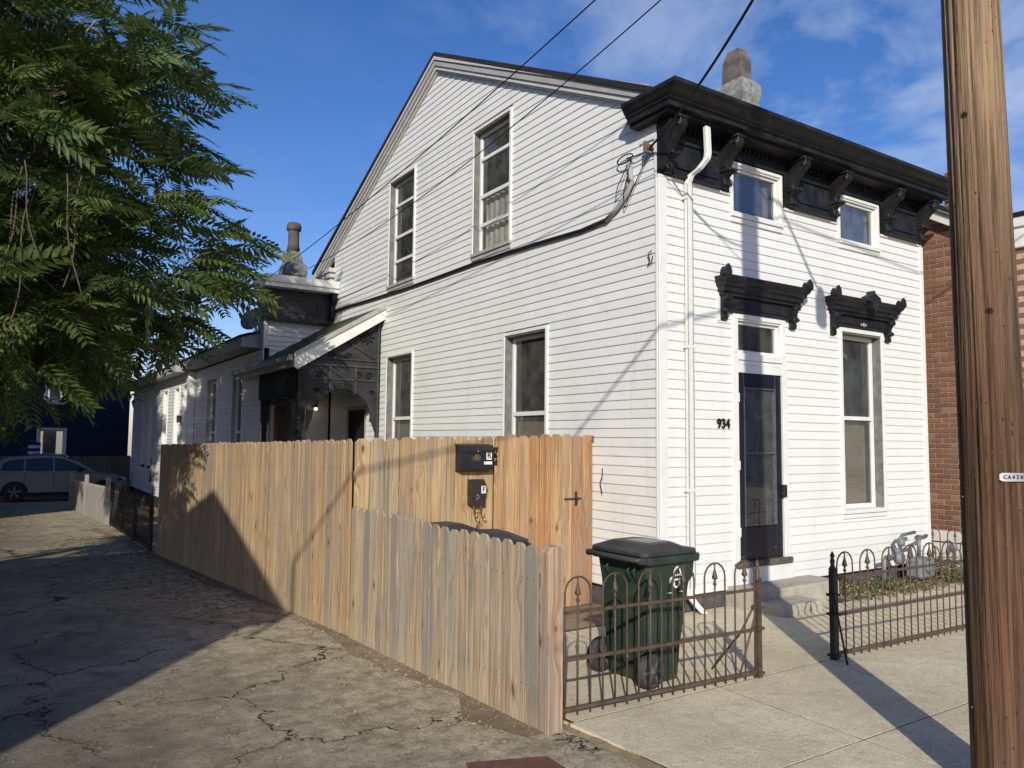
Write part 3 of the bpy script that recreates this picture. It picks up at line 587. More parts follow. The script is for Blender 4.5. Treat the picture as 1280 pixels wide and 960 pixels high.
mb = MB(); mb.box(a+s-.0, b-s, -.02, .018, 1.475, 1.49, FR); mb.box(a+s, a+s+.012, -.02, .018, .67, 2.22, FR); mb.box(b-s-.012, b-s, -.02, .018, .67, 2.22, FR); mb.box(a+s, b-s, -.02, .0175, 2.205, 2.219, FR); obj('door_moulding', mb, 'door_trim', D_)
mb = MB(); mb.add([FR(a+s, -.01, .67), FR(b-s, -.01, .67), FR(b-s, -.01, 1.478), FR(a+s, -.01, 1.478)], [(0, 1, 2, 3)]); obj('pane', mb, 'glass', D_)
mb = MB(); mb.add([FR(a+s, -.01, 1.487), FR(b-s, -.01, 1.487), FR(b-s, -.01, 2.21), FR(a+s, -.01, 2.21)], [(0, 1, 2, 3)]); obj('pane', mb, 'glass', D_)
mb = MB(); mb.box(a, b, -.10, -.07, .30, 2.38, FR); mb.box(a+.15, a+.22, -.07, -.06, .9, .96, FR); obj('inner_door', mb, 'interior_dark', D_)
mb = MB(); mb.box(b-.035, b+.028, .012, .06, .98, 1.12, FR); mb.box(b-.05, b-.02, .012, .05, 1.01, 1.03, FR); obj('handle', mb, 'iron_black', D_, bevel=.004)
for z in (.62, 1.35, 2.1): mb = MB(); mb.box(a-.03, a+.0, .036, .045, z-.05, z+.05, FR); obj('hinge', mb, 'trim_white', D_)
mb = MB(); mb.box(u0-.07, u1+.10, -.02, .075, .235, .30, FR); obj('threshold', mb, 'old_sill', H, bevel=.008)
# hoods
hp = [(0, 3.215), (.085, 3.215), (.09, 3.25), (.115, 3.255), (.12, 3.30), (.15, 3.315), (.155, 3.345), (.185, 3.37), (.20, 3.40), (.20, 3.42), (0, 3.45)]
def hood(xa, xb, cz, centre):
    hd = mitre(H, 'window_hood', 'black_paint', hp, xa+.11, xb-.11, -.0, .55)
    mb = MB(); mb.box(xa+.17, xb-.17, 0, .05, 3.045+cz, 3.214, FR); mb.box(xa+.28, xb-.28, .05, .065, 3.09+cz, 3.12+cz, FR); obj('hood_panel', mb, 'black_paint', hd, bevel=.003)
    q = [(0, 2.945), (.05, 2.945), (.06, 2.98), (.045, 3.01), (.08, 3.03), (.09, 3.07), (.06, 3.10), (.085, 3.15), (.125, 3.19), (.125, 3.214), (0, 3.214)]
    for bx in (xa+.125, xb-.145):
        mb = MB(); mb.prism(q, bx-.045, bx+.045, lambda t, p, r_: (t, -p, r_)); b_ = obj('hood_bracket', mb, 'black_paint', hd, bevel=.003)
        mb = MB(); mb.lathe([(0, -.055), (.022, -.05), (.022, .05), (0, .055)], (bx, -.075, 3.05), 8, 'x'); mb.lathe([(0, -.055), (.018, -.05), (.018, .05), (0, .055)], (bx, -.10, 3.18), 8, 'x'); obj('scroll', mb, 'black_paint', b_)
    fn = [(-.045, 0), (-.05, .045), (-.035, .09), (0, .125), (.035, .09), (.05, .045), (.045, 0)]
    for fx in (xa+.02, xb-.02):
        mb = MB(); mb.prism([(fx+p, 3.41+q_) for p, q_ in fn], -.205, -.175, lambda t, p, r_: (p, t, r_)); mb.prism([(-.13+p*.8, 3.41+q_*.8) for p, q_ in fn], fx-.02, fx+.01, lambda t, p, r_: (t, p, r_)); obj('finial', mb, 'black_paint', hd)
    if centre:
        cx_ = .5*(xa+xb); mb = MB()
        mb.prism([(cx_-.15, 3.40), (cx_-.13, 3.46), (cx_-.03, 3.50), (cx_, 3.545), (cx_+.03, 3.50), (cx_+.13, 3.46), (cx_+.15, 3.40)], -.225, -.12, lambda t, p, r_: (p, t, r_)); mb.prism([(cx_-.06, 3.32), (cx_-.08, 3.4), (cx_+.08, 3.4), (cx_+.06, 3.32), (cx_, 3.27)], -.24, -.15, lambda t, p, r_: (p, t, r_)); obj('crest', mb, 'black_paint', hd)
        mb = MB(); mb.lathe([(0, 0), (.03, .004), (.02, .02), (0, .024)], (cx_, -.074, 3.12), 8, 'y'); mb.lathe([(0, 0), (.02, .004), (.012, .016), (0, .02)], (cx_-.05, -.07, 3.12), 8, 'y'); mb.lathe([(0, 0), (.02, .004), (.012, .016), (0, .02)], (cx_+.05, -.07, 3.12), 8, 'y'); obj('rosette', mb, 'trim_grey', hd)
hood(.82, 2.28, -.005, False); hood(2.80, 4.27, .02, True)
mb = MB(); mb.box(.86, .91, 0, .022, 2.93, 3.25, FR); mb.box(.86, 1.08, 0, .022, 2.915, 2.935, FR); mb.box(2.86, 2.9, 0, .022, 2.93, 3.25, FR); mb.box(2.86, 3.05, 0, .022, 2.915, 2.935, FR); obj('hood_trim', mb, 'trim_white', H)
text_obj('house_number', '934', .145, 'letter_black', H, face_front(.93, -.026, 1.80), .006, .95)
# downspout
mb = MB(); X = .375
def duct(path, w_=.075, d_=.055):
    vs = []; fs = []
    for (x, y, z) in path: vs += [(x-w_/2, y-d_/2, z), (x+w_/2, y-d_/2, z), (x+w_/2, y+d_/2, z), (x-w_/2, y+d_/2, z)]
    for i in range(len(path)-1): fs += [(4*i+j, 4*i+(j+1) % 4, 4*i+4+(j+1) % 4, 4*i+4+j) for j in range(4)]
    return MB().add(vs, fs+[(0, 1, 2, 3), tuple(4*(len(path)-1)+j for j in (3, 2, 1, 0))])
ds = obj('downspout', duct([(X+.10, -.235, 4.95), (X+.115, -.235, 4.66), (X+.105, -.23, 4.60), (X+.055, -.17, 4.50), (X+.01, -.085, 4.44), (X-.005, -.06, 4.36), (X, -.056, .10), (X+.0, -.06, .0), (X+.02, -.11, -.06), (X+.05, -.20, -.14)]), 'trim_white', H, bevel=.010)
for z in (4.2, 2.6, 1.1): mb = MB(); mb.box(X-.055, X+.055, .02, .09, z-.015, z+.015, FR); obj('strap', mb, 'trim_white', ds)
mb = MB(); mb.box(X+.03, X+.045, .084, .086, .1, 4.35, FR); mb.box(X-.045, X-.03, .084, .086, .1, 4.35, FR); obj('seam', mb, 'trim_grey', ds)
# steps
ST = thing('front_steps', 'worn concrete front steps below the navy front door', 'steps', (1.5, -.35, gz(0, 0)))
mb = MB(); mb.box(.97, 2.40, -.40, .03, gz(0, 0)-.05, .055); obj('step', mb, 'step_concrete', ST, bevel=.012)
mb = MB(); mb.box(.97, 1.62, -.72, -.402, gz(0, 0)-.05, -.035); obj('step', mb, 'step_concrete', ST, bevel=.012)
mb = MB(); mb.box(1.0, 2.08, -.04, .03, .056, .232); obj('riser', mb, 'trim_white', ST)
# chimneys
def rough_stack(cx_, cy_, secs, seed=4, amp=.012, n=7):
    r_ = random.Random(seed); mb = MB(); rings = []; zs = []
    for (z0, a0, b0), (z1, a1, b1) in zip(secs, secs[1:]):
        k = max(1, int((z1-z0)/.06))
        for i in range(k): t = i/k; rings.append((z0+(z1-z0)*t, a0+(a1-a0)*t, b0+(b1-b0)*t))
    rings.append(secs[-1]); vs = []
    for z, a, b in rings:
        per = [(-a+2*a*i/n, -b) for i in range(n)]+[(a, -b+2*b*i/n) for i in range(n)]+[(a-2*a*i/n, b) for i in range(n)]+[(-a, b-2*b*i/n) for i in range(n)]
        vs += [(cx_+p+r_.uniform(-amp, amp), cy_+q+r_.uniform(-amp, amp), z+r_.uniform(-amp, amp)*.6) for p, q in per]
    m4 = 4*n; mb.add(vs, [(i*m4+j, i*m4+(j+1) % m4, (i+1)*m4+(j+1) % m4, (i+1)*m4+j) for i in range(len(rings)-1) for j in range(m4)]+[tuple(range((len(rings)-1)*m4, len(rings)*m4))], False)
    return mb
CH = obj('chimney', rough_stack(3.38, 1.80, [(5.7, .165, .25), (6.3, .165, .25), (6.66, .17, .255), (6.76, .20, .285), (6.90, .205, .29), (6.95, .185, .27), (7.03, .13, .20), (7.04, .10, .15)], amp=.006), 'stucco_light', H)
def frus(mb, c, a0, b0, a1, b1, z0, z1):
    vs = [(c[0]+i*a0, c[1]+j*b0, z0) for j in (-1, 1) for i in (-1, 1)]+[(c[0]+i*a1, c[1]+j*b1, z1) for j in (-1, 1) for i in (-1, 1)]
    return mb.add(vs, [(0, 2, 3, 1), (4, 5, 7, 6), (0, 1, 5, 4), (2, 6, 7, 3), (0, 4, 6, 2), (1, 3, 7, 5)])
mb = MB(); frus(mb, (3.38, 1.80), .135, .175, .125, .165, 7.0, 7.34); frus(mb, (3.38, 1.80), .125, .165, .085, .11, 7.34, 7.52); obj('chimney_pot', mb, 'rust_pot', CH)

# rear wing ------------------------------------------------------------
W1x = -1.40
mb = MB()
wops = [(11.22, 12.12, .55, 3.03), (13.70, 14.78, .55, 3.03)]
wall_cols(mb, SD(W1x), 9.70, 16.45, -.75, lambda u: 3.40, wops); w2ops = [(16.0+.6, 17.1, .6, 3.0), (17.75, 18.45, .6, 3.0), (19.7, 20.4, .6, 3.0), (22.75, 23.4, .6, 3.1), (24.0, 24.9, .6, 3.15)]
wall_cols(mb, SD(-1.55), 16.45, 27.4, -.75, lambda u: 3.40, w2ops); mb.box(-1.55, -1.4, 16.45, 16.55, -.75, 3.4); mb.box(-1.45, 4.9, 27.3, 27.4, -.9, 3.4); mb.box(4.8, 4.9, 9.8, 27.3, -.9, 4.2)
mb.box(-1.40, -.0, 9.76, 9.86, -.7, 4.9)
obj('wing_wall', mb, 'interior_dark', H)
mb = MB()
def strip(mb, side, x0, a, b, z):
    pr = [(0, -.003), (.019, -.003), (.0205, .006), (.004, EX+.004), (0, EX+.004)]
    if side: mb.prism(pr, a, b, lambda t, p, q: (x0-p, t, q+z))
    else: mb.prism(pr, a, b, lambda t, p, q: (t, x0-p, q+z))
c1 = [(o[0]-.06, o[1]+.06, o[2]-.05, o[3]+.07) for o in wops]; c2 = [(o[0]-.06, o[1]+.06, o[2]-.05, o[3]+.07) for o in w2ops]
for a, b, z in rows(9.72, 16.33, -.28, 3.36, c1): strip(mb, 1, W1x, a, b, z)
for a, b, z in rows(16.53, 27.35, -.30, 3.36, c2): strip(mb, 1, -1.55, a, b, z)
for a, b, z in rows(-1.38, -.02, -.1, 4.0, [(-1.24, -.52, -.2, 2.5)]): strip(mb, 0, 9.76, a, b, z)
obj('wing_siding', mb, 'siding_wing', H, kind='stuff')
for cb_ in ((-1.585, -1.42, 16.36, 16.44, -.3, 3.38), (-1.58, -1.5, 16.445, 16.53, -.3, 3.38), (-1.42, -1.36, 9.70, 9.76, -.2, 4.0), (-1.585, -1.5, 27.36, 27.43, -.3, 3.38)): obj('corner_board', MB().box(*cb_), 'trim_white', H)
mb = MB(); mb.box(-1.38, -1.3, 9.8, 16.5, -.9, -.28); mb.box(-1.53, -1.4, 16.5, 27.35, -1.0, -.30); obj('foundation', mb, 'concrete_block', H)
for i, (a, b, z0, z1) in enumerate(wops): window(H, SD(W1x), a, b, z0, z1, [(1.72, .05)], ['glass'], [], .10, False, .06, sash=.06, rev='trim_grey')  # grey reveals: recess shadow painted into the trim colour
for i, (a, b, z0, z1) in enumerate(w2ops): window(H, SD(-1.55), a, b, z0, z1, [(1.72, .05)], ['glass'], [('blind', 1.75, 2.95, 'curtain', 0, 1)] if i == 1 else [], .09, False, .06, sash=.06)
# wing eaves: sloped roof + fascia
mb = MB(); mb.prism([(-1.78, 3.42), (-1.78, 3.62), (-1.70, 3.64), (1.2, 4.35), (4.9, 4.2), (4.9, 4.1), (1.2, 4.25), (-1.40, 3.52), (-1.40, 3.42)], 9.95, 16.45, lambda t, p, q: (p, t, q)); obj('wing_roof', mb, 'gutter', H)
mb = MB(); mb.prism([(-1.92, 3.36), (-1.92, 3.55), (-1.85, 3.58), (1.2, 4.2), (4.9, 4.0), (4.9, 3.9), (1.2, 4.1), (-1.55, 3.42), (-1.55, 3.36)], 16.45, 27.6, lambda t, p, q: (p, t, q)); obj('wing_roof', mb, 'gutter', H)
mb = MB(); mb.prism([(-1.80, 3.625), (-1.66, 3.665), (1.2, 4.37), (1.2, 4.39), (-1.68, 3.70), (-1.83, 3.65)], 9.9, 16.5, lambda t, p, q: (p, t, q)); mb.prism([(-1.94, 3.56), (-1.8, 3.60), (1.2, 4.22), (1.2, 4.24), (-1.82, 3.63), (-1.96, 3.58)], 16.5, 27.65, lambda t, p, q: (p, t, q)); obj('roof_edge', mb, 'black_shingle', H)
# tall block front with black panelled frieze
mb = MB(); mb.box(-1.46, .0, 9.60, 9.76, 3.98, 4.62); obj('frieze', mb, 'black_paint', H)
mb = MB(); mb.box(-1.1, -.35, 9.585, 9.60, 4.40, 4.425); mb.box(-1.1, -.35, 9.585, 9.60, 4.14, 4.165); mb.box(-1.1, -1.075, 9.585, 9.60, 4.165, 4.40); mb.box(-.375, -.35, 9.585, 9.60, 4.165, 4.40); mb.box(-1.46, 0, 9.57, 9.6, 3.96, 4.02); obj('frieze_panel', mb, 'black_paint', H)
mb = MB(); mb.prism([(9.62, 4.02), (9.50, 4.10), (9.46, 4.24), (9.50, 4.34), (9.40, 4.46), (9.40, 4.60), (9.62, 4.60)], -.12, -.02, lambda t, p, q: (t, p, q)); obj('bracket', mb, 'black_paint', H)
mb = MB(); mb.prism([(9.76, 4.60), (9.34, 4.60), (9.34, 4.68), (9.30, 4.69), (9.28, 4.80), (9.28, 4.83), (9.76, 4.86)], -1.52, -.02, lambda t, p, q: (t, p, q)); mb.box(-1.52, 0, 9.76, 10.3, 4.70, 4.87); obj('cornice', mb, 'trim_white', H)
mb = MB(); mb.box(-1.44, -1.36, 9.78, 10.1, 3.4, 4.7); mb.box(-1.36, 1.2, 10.0, 10.1, 3.5, 4.8); obj('parapet_side', mb, 'trim_grey', H)
ch2 = obj('chimney', rough_stack(-.24, 11.8, [(4.0, .20, .22), (5.28, .20, .22), (5.36, .25, .27), (5.60, .245, .265), (5.66, .19, .20), (5.78, .165, .17), (5.98, .10, .10)], 6, .014, 5), 'stucco_chimney', H)
mb = MB(); mb.lathe([(.155, 5.95), (.13, 6.10), (.125, 6.42), (.13, 6.44), (.17, 6.45), (.165, 6.50), (.175, 6.52), (.15, 6.60), (.13, 6.62), (.10, 6.55)], (-.24, 11.8, 0), 14); obj('chimney_pot', mb, 'clay_pot', ch2)

# porch ------------------------------------------------------------------
PX = -1.56
mb = MB(); mb.prism([(0, 3.93), (0, 4.0), (PX-.06, 3.0), (PX-.06, 2.93)], 7.0, 9.75, lambda t, p, q: (p, t, q)); mb.prism([(-1.43, 3.02), (-1.43, 3.08), (PX-.06, 3.0), (PX-.06, 2.93)], 9.75, 11.0, lambda t, p, q: (p, t, q))
PR = obj('porch_roof', mb, 'black_shingle', H)
sl = math.atan2(.998, 1.62); ca, sa = math.cos(sl), math.sin(sl)
sh = MB(); sh.add([(0, 0, 0), (0, .27, 0), (-.165, 0, .0), (-.165, .27, .0), (0, 0, .006), (0, .27, .006), (-.165, 0, .016), (-.165, .27, .016)], [(0, 2, 3, 1), (4, 5, 7, 6), (0, 1, 5, 4), (2, 6, 7, 3), (0, 4, 6, 2), (1, 3, 7, 5)])
SHM = sh.mesh('shingle'); SHM.materials.append(M['shingle_green'])
for k in range(13):
    for j in range(10):
        t = k*.148+.005; x = -t*ca; z = 4.0-t*sa+.004; y = 7.0+j*.276+(k % 2)*.12
        if y+.27 > 9.82: continue
        obj('shingle', SHM, None, PR, Matrix.Translation((x, y, z+rnd.uniform(0, .003))) @ Matrix(((ca, 0, -sa, 0), (0, 1, 0, 0), (sa, 0, ca, 0), (0, 0, 0, 1))))
mb = MB(); mb.prism([(.0, 4.01), (.0, 3.76), (PX-.02, 2.76), (PX-.08, 2.80), (PX-.08, 2.99)], 6.93, 6.998, lambda t, p, q: (p, t, q)); obj('rake_board', mb, 'trim_white', H)
mb = MB(); mb.prism([(.0, 4.035), (.0, 3.95), (PX-.10, 2.95), (PX-.10, 3.03)], 6.90, 6.928, lambda t, p, q: (p, t, q)); obj('drip_edge', mb, 'trim_grey', H)
mb = MB(); mb.box(PX-.10, PX-.02, 7.0, 11.0, 2.80, 2.96); mb.box(PX-.17, PX-.10, 6.94, 11.0, 2.90, 3.0); obj('gutter', mb, 'gutter', H, bevel=.01)
mb = MB(); mb.prism([(-.06, 3.90), (-.06, 3.86), (PX, 2.89), (PX, 2.93)], 7.02, 9.74, lambda t, p, q: (p, t, q)); obj('porch_ceiling', mb, 'porch_dark', H)
# fretwork gable panel with arch, in strips: outline minus arch
A0, A1 = -1.36, -.10; ac = .5*(A0+A1); ar = .5*(A1-A0)-.10; az = 1.98
mb = MB(); N = 28
for i in range(N):
    xa, xb = A0+(A1-A0)*i/N, A0+(A1-A0)*(i+1)/N
    zt = lambda x: 3.80+x*.617
    def zb(x):
        d = abs(x-ac)
        if d < ar: return az+math.sqrt(max(0, ar*ar-d*d))*.92
        return 1.95-.25*((d-ar)/.1)
    vs = [(x, y, z) for y in (7.08, 7.11) for x, z in ((xa, zb(xa)), (xb, zb(xb)), (xb, zt(xb)), (xa, zt(xa)))]
    mb.add(vs, [(0, 1, 2, 3), (7, 6, 5, 4), (0, 1, 5, 4), (2, 3, 7, 6), (1, 2, 6, 5), (3, 0, 4, 7)])
FW = obj('fretwork_panel', mb, 'porch_paint', H)
mb = MB()
for z, h in ((2.86, .03), (2.62, .02), (2.98, .02)): mb.box(A0+.02, A1, 7.055, 7.08, z, z+h)
mb.box(ac-.25, ac-.22, 7.055, 7.08, 2.40, 2.86); mb.box(ac+.22, ac+.25, 7.055, 7.08, 2.40, 2.86); mb.box(A1-.0, A1+.03, 7.04, 7.12, 1.6, 3.72)
mb.tube([(-.12, 7.065, 3.0), (-.75, 7.065, 3.36)], .014, 5); mb.tube([(-.12, 7.065, 3.74), (-1.30, 7.065, 3.02)], .018, 5)
obj('moulding', mb, 'porch_trim', FW)
mb = MB()
for k in range(8):
    a = k*math.pi/4; c_ = Vector((-.30, 7.062, 3.42)); d_ = Vector((math.cos(a), 0, math.sin(a))); mb.tube([c_+d_*.03, c_+d_*.09, c_+d_*.15], [.008, .022, .004], 5)
for cx_, cz_, r0 in ((-.95, 3.05, .07), (-.65, 3.05, .07), (-.45, 2.72, .07), (-.25, 2.72, .07), (-1.15, 2.70, .07), (-.20, 2.42, .05), (-1.2, 2.42, .05)):
    pts = [(cx_+r0*(1-t/14)*math.cos(t*.75), 7.065, cz_+r0*(1-t/14)*math.sin(t*.75)) for t in range(12)]; mb.tube(pts, .010, 4)
mb.box(ac-.16, ac-.03, 7.06, 7.078, 2.46, 2.58); mb.box(ac+.02, ac+.15, 7.06, 7.078, 2.46, 2.58)
for k in range(7): x_ = A0+.2+k*.16; mb.lathe([(0, 0), (.018, .02), (.012, .05), (.02, .07), (0, .09)], (x_, 7.09, az+math.sqrt(max(0, ar*ar-(x_-ac)**2))*.92-.09), 6)
obj('ornament', mb, 'porch_dark', FW, kind='stuff')
mb = MB(); mb.box(PX, PX+.05, 7.15, 9.4, 2.32, 2.86)
for k in range(14): y_ = 7.3+k*.15; mb.lathe([(.012, 2.2), (.022, 2.24), (.012, 2.32)], (PX+.025, y_, 0), 6)
obj('side_frieze', mb, 'porch_dark', H)
def column(x, y, n_='porch_column'):
    mb = MB(); mb.box(x-.065, x+.065, y-.065, y+.065, -.1, .9); mb.lathe([(.065, .9), (.04, .95), (.055, 1.0), (.045, 1.1), (.05, 1.5), (.04, 1.72), (.065, 1.76), (.04, 1.80), (.06, 1.84), (.065, 1.9)], (x, y, 0), 14); mb.box(x-.065, x+.065, y-.065, y+.065, 1.9, 2.86)
    obj(n_, mb, 'porch_dark', H)
column(PX+.09, 7.1); column(PX+.09, 9.25)
for y_, s_ in ((9.1, -1),):
    for pg in ([(9.18, 2.35), (8.7, 2.35), (8.78, 2.22), (8.9, 2.12), (9.0, 1.95), (9.08, 1.75), (9.18, 1.6)], [(7.17, 2.35), (7.6, 2.35), (7.5, 2.22), (7.4, 2.12), (7.3, 1.95), (7.22, 1.75), (7.17, 1.6)]):
        obj('side_bracket', MB().prism(pg, PX+.03, PX+.07, lambda t, p, q: (t, p, q)), 'porch_dark', H)
mb = MB(); mb.box(-1.24, -1.16, 9.70, 9.76, 0, 2.52); mb.box(-.60, -.52, 9.70, 9.76, 0, 2.52); mb.box(-1.16, -.60, 9.70, 9.76, 2.40, 2.52); obj('door_casing', mb, 'trim_grey', H)
mb = MB(); mb.box(-1.16, -.60, 9.73, 9.76, 0, 2.40); d2 = obj('back_door', mb, 'door_brown', H); mb = MB(); mb.box(-1.08, -.68, 9.722, 9.729, .9, 2.25); obj('pane', mb, 'car_glass', d2)
mb = MB(); mb.box(7.70, 7.76, 0, .03, 0, 2.22, S0); mb.box(8.64, 8.70, 0, .03, 0, 2.22, S0); mb.box(7.76, 8.64, 0, .03, 2.15, 2.22, S0); obj('door_casing', mb, 'trim_grey', H)
mb = MB(); mb.box(7.76, 8.64, -.06, -.02, 0, 2.15, S0); obj('side_door', mb, 'porch_dark', H)
mb = MB(); mb.box(PX-.02, 0, 7.02, 9.74, gz(0, 8)-.05, -.02); obj('porch_floor', mb, 'step_concrete', H)
mb = MB(); mb.lathe([(0, 0), (.045, .0), (.03, .08), (.012, .10), (.012, .14)], (-.36, 9.55, 2.22), 10); mb.tube([(-.36, 9.55, 2.34), (-.36, 9.74, 2.38)], .012, 6); LP = obj('porch_lamp', mb, 'iron_black', H)
mb = MB(); mb.lathe([(0, -.05), (.03, -.035), (.036, -.01), (.03, 0)], (-.36, 9.55, 2.22), 10); obj('lamp_bulb', mb, 'lamp_glow', LP)

# satellite dish on wing roof
SDs = thing('satellite_dish', 'grey oval satellite dish on the rear wing roof', 'satellite dish', (-1.35, 10.3, 3.7))
mb = MB(); ax = Vector((-.55, -.70, .45)).normalized(); e1 = ax.cross(Vector((0, 0, 1))).normalized(); e2 = ax.cross(e1); cc = Vector((-1.55, 10.2, 4.02)); vs = [cc-ax*.04]; N = 20
for r_ in (.5, 1.0):
    for j in range(N): a = 2*math.pi*j/N; vs.append(cc+(e1*math.cos(a)*.22+e2*math.sin(a)*.26)*r_-ax*.04*(1-r_*r_))
mb.add(vs, [(0, 1+j, 1+(j+1) % N) for j in range(N)]+[(1+j, 1+N+j, 1+N+(j+1) % N, 1+(j+1) % N) for j in range(N)], True); d_ = obj('dish', mb, 'meter_grey', SDs); sd_ = d_.modifiers.new('t', 'SOLIDIFY'); sd_.thickness = .01
mb = MB(); mb.tube([cc-ax*.05, (-1.42, 10.32, 3.92), (-1.38, 10.34, 3.68)], .02, 8); obj('mast', mb, 'galvanised', SDs)
mb = MB(); mb.tube([cc-e2*-.24, cc+ax*.30+e2*.18], .011, 6); mb.obox(cc+ax*.31+e2*.18, (ax, e1, e2), .05, .03, .03); obj('feed_arm', mb, 'galvanised', SDs)
# service mast / wall cable / insulator
mb = MB()
cab = [(-.05, .07, 4.69), (-.07, .20, 4.66), (-.09, .38, 4.70), (-.09, .52, 4.64), (-.08, .44, 4.54), (-.07, .50, 4.70), (-.06, .34, 4.60), (-.05, .38, 4.35), (-.05, .52, 4.22), (-.045, .78, 4.10), (-.04, 1.25, 4.08), (-.04, 2.2, 4.12), (-.04, 3.65, 4.16), (-.04, 5.2, 4.16), (-.04, 6.3, 4.17), (-.04, 7.4, 4.20), (-.04, 8.6, 4.235), (-.04, 9.5, 4.24)]
tag(obj('wall_cable', MB().tube(cab[9:], .022, 6), 'cable_black'), 'black power cable clipped along the side wall below the upper windows', 'cable')
mb = MB().tube([(-.05, .40, 4.62), (-.05, .36, 4.40), (-.055, .46, 4.28), (-.05, .60, 4.18), (-.045, .80, 4.09)], .026, 8); ws = obj('conduit_sleeve', mb, 'cable_grey'); tag(ws, 'grey weatherproof sleeve where the cable meets the gable wall', 'conduit')
mb = MB(); mb.lathe([(.02, 0), (.035, .01), (.035, .03), (.02, .04)], (-.055, .385, 4.41), 8); obj('clamp', mb, 'rust', ws)
lp = [(-.07+.01*math.sin(t), .45+.13*math.cos(t*.9), 4.69+.05*math.sin(t*.9)) for t in [i*.5 for i in range(16)]]
mb = MB().tube(lp, .008, 5); mb.tube([(-.06, .40, 4.64), (-.09, .55, 4.40), (-.07, .62, 4.25), (-.05, .42, 4.36)], .006, 5); mb.tube([(-.06, .36, 4.66), (-.10, .44, 4.3), (-.06, .47, 4.15), (-.05, .12, 4.62)], .006, 5); mb.tube([(-.05, .08, 4.68), (-.07, .25, 4.67), (-.07, .42, 4.69)], .008, 5)
tag(obj('cable_loops', mb, 'cable_black'), 'thin black wire loops hanging at the top corner of the gable wall', 'cable')
ins = thing('insulator', 'small brown insulator bolted to the corner under the cornice', 'insulator', (-.05, .08, 4.68))
mb = MB(); mb.lathe([(0, -.12), (.03, -.115), (.045, -.09), (.03, -.07), (.045, -.05), (.03, -.03), (.02, 0)], (0, .08, 4.70), 10, 'x'); obj('spool', mb, 'rust', ins)
mb = MB(); mb.box(-.12, 0, .05, .11, 4.64, 4.655); mb.box(-.125, -.11, .06, .10, 4.64, 4.76); obj('bracket_plate', mb, 'galvanised', ins)
mb = MB().tube([(-.035, .07, 3.60), (-.04, .12, 3.58), (-.035, .10, 3.50), (-.03, .14, 3.44), (-.035, .08, 3.47), (-.03, .06, 3.54)], .006, 5); tag(obj('wall_hook', mb, 'iron_black'), 'small bent wire hook near the corner of the side wall', 'hook')
mb = MB().tube([(-.04, .86, 1.30), (-.05, .85, 1.20), (-.04, .90, 1.14), (-.045, .86, 1.02)], .006, 5); tag(obj('wall_hook', mb, 'iron_black'), 'crooked wire hook on the side wall right of the plank gate', 'hook')

# ------------------------------------------------------------------ plank fences
def picket_mesh(w_, h_, t_=.018, ear=.035):
    mb = MB(); pl = [(0, 0), (w_, 0), (w_, h_-ear), (w_-ear, h_), (ear, h_), (0, h_-ear)]
    return mb.prism(pl, 0, t_, lambda t, p, q: (p, t, q)).mesh('board', .003)
def board_run(parent, p0, p1, ztop0, ztop1, w_, mat, name='board', gap=.004, hvar=.008, flip=1):
    p0 = Vector(p0); p1 = Vector(p1); d = (p1-p0); Ln = d.length; d.normalize(); n_ = int(Ln/(w_+gap)); wr = Ln/n_-gap
    nrm = Vector((d.y, -d.x)) if flip > 0 else Vector((-d.y, d.x)); me = picket_mesh(wr, 1.0); me.materials.append(M[mat])
    for i in range(n_):
        a = p0+d*(i*(wr+gap)); c = p0+d*((i+.5)*(wr+gap)); t = (i+.5)/n_; zb = gz(c.x, c.y)-.01+rnd.uniform(0, .012); zt = ztop0+(ztop1-ztop0)*t+rnd.uniform(-hvar, hvar)
        off = nrm*rnd.uniform(-.004, .004); tilt = rnd.uniform(-.006, .006); yaw = rnd.uniform(-.035, .035); d_ = d; n_r = nrm; d2 = (d+nrm*yaw).normalized(); nrm2 = Vector((d2.y, -d2.x)) if flip > 0 else Vector((-d2.y, d2.x))
        # keep dog ears square: scale only slightly
        key = round(zt-zb, 2)
        if key not in cache.setdefault((mat, round(wr, 4)), {}):
            q = picket_mesh(wr, key); q.materials.append(M[mat]); cache[(mat, round(wr, 4))][key] = q
        q = cache[(mat, round(wr, 4))][key]
        m_ = Matrix(((d2.x, nrm2.x, tilt, a.x+off.x), (d2.y, nrm2.y, 0, a.y+off.y), (0, 0, 1, zb), (0, 0, 0, 1)))
        obj(name, q, None, parent, m_)
cache = {}
def rails_posts(parent, p0, p1, zs, back, mat='fence_wood', step=2.4, ztop=1.5, r0=True):
    p0 = Vector(p0); p1 = Vector(p1); d = (p1-p0); Ln = d.length; d.normalize(); bk = Vector((-d.y, d.x))*back
    for z in zs:
        c = (p0+p1)/2+bk*.04; mb = MB(); mb.obox((c.x, c.y, z+gz(c.x, c.y)), (Vector((d.x, d.y, 0)), Vector((bk.x, bk.y, 0)).normalized(), Vector((0, 0, 1))), Ln/2, .019, .045); obj('rail', mb, mat, parent)
    t = .05
    while t < Ln:
        c = p0+d*t+bk*.11; mb = MB(); mb.box(c.x-.045, c.x+.045, c.y-.045, c.y+.045, gz(c.x, c.y)-.1, ztop); obj('post', mb, mat, parent); t += step
PF = thing('plank_fence', 'tall dog-eared wooden plank fence running back along the alley', 'fence', (-3.1, 4.7, gz(0, 4.7)))
board_run(PF, (-3.40, 8.45), (-2.865, 1.09), 1.47, 1.595, .135, 'fence_wood'); rails_posts(PF, (-3.40, 8.45), (-2.865, 1.09), (.25, .95, 1.55), 1, ztop=1.3)
PG = thing('plank_fence', 'plank fence panel behind the mailboxes joining the alley fence to the gate', 'fence', (-2.1, 1.09, gz(0, 1)))
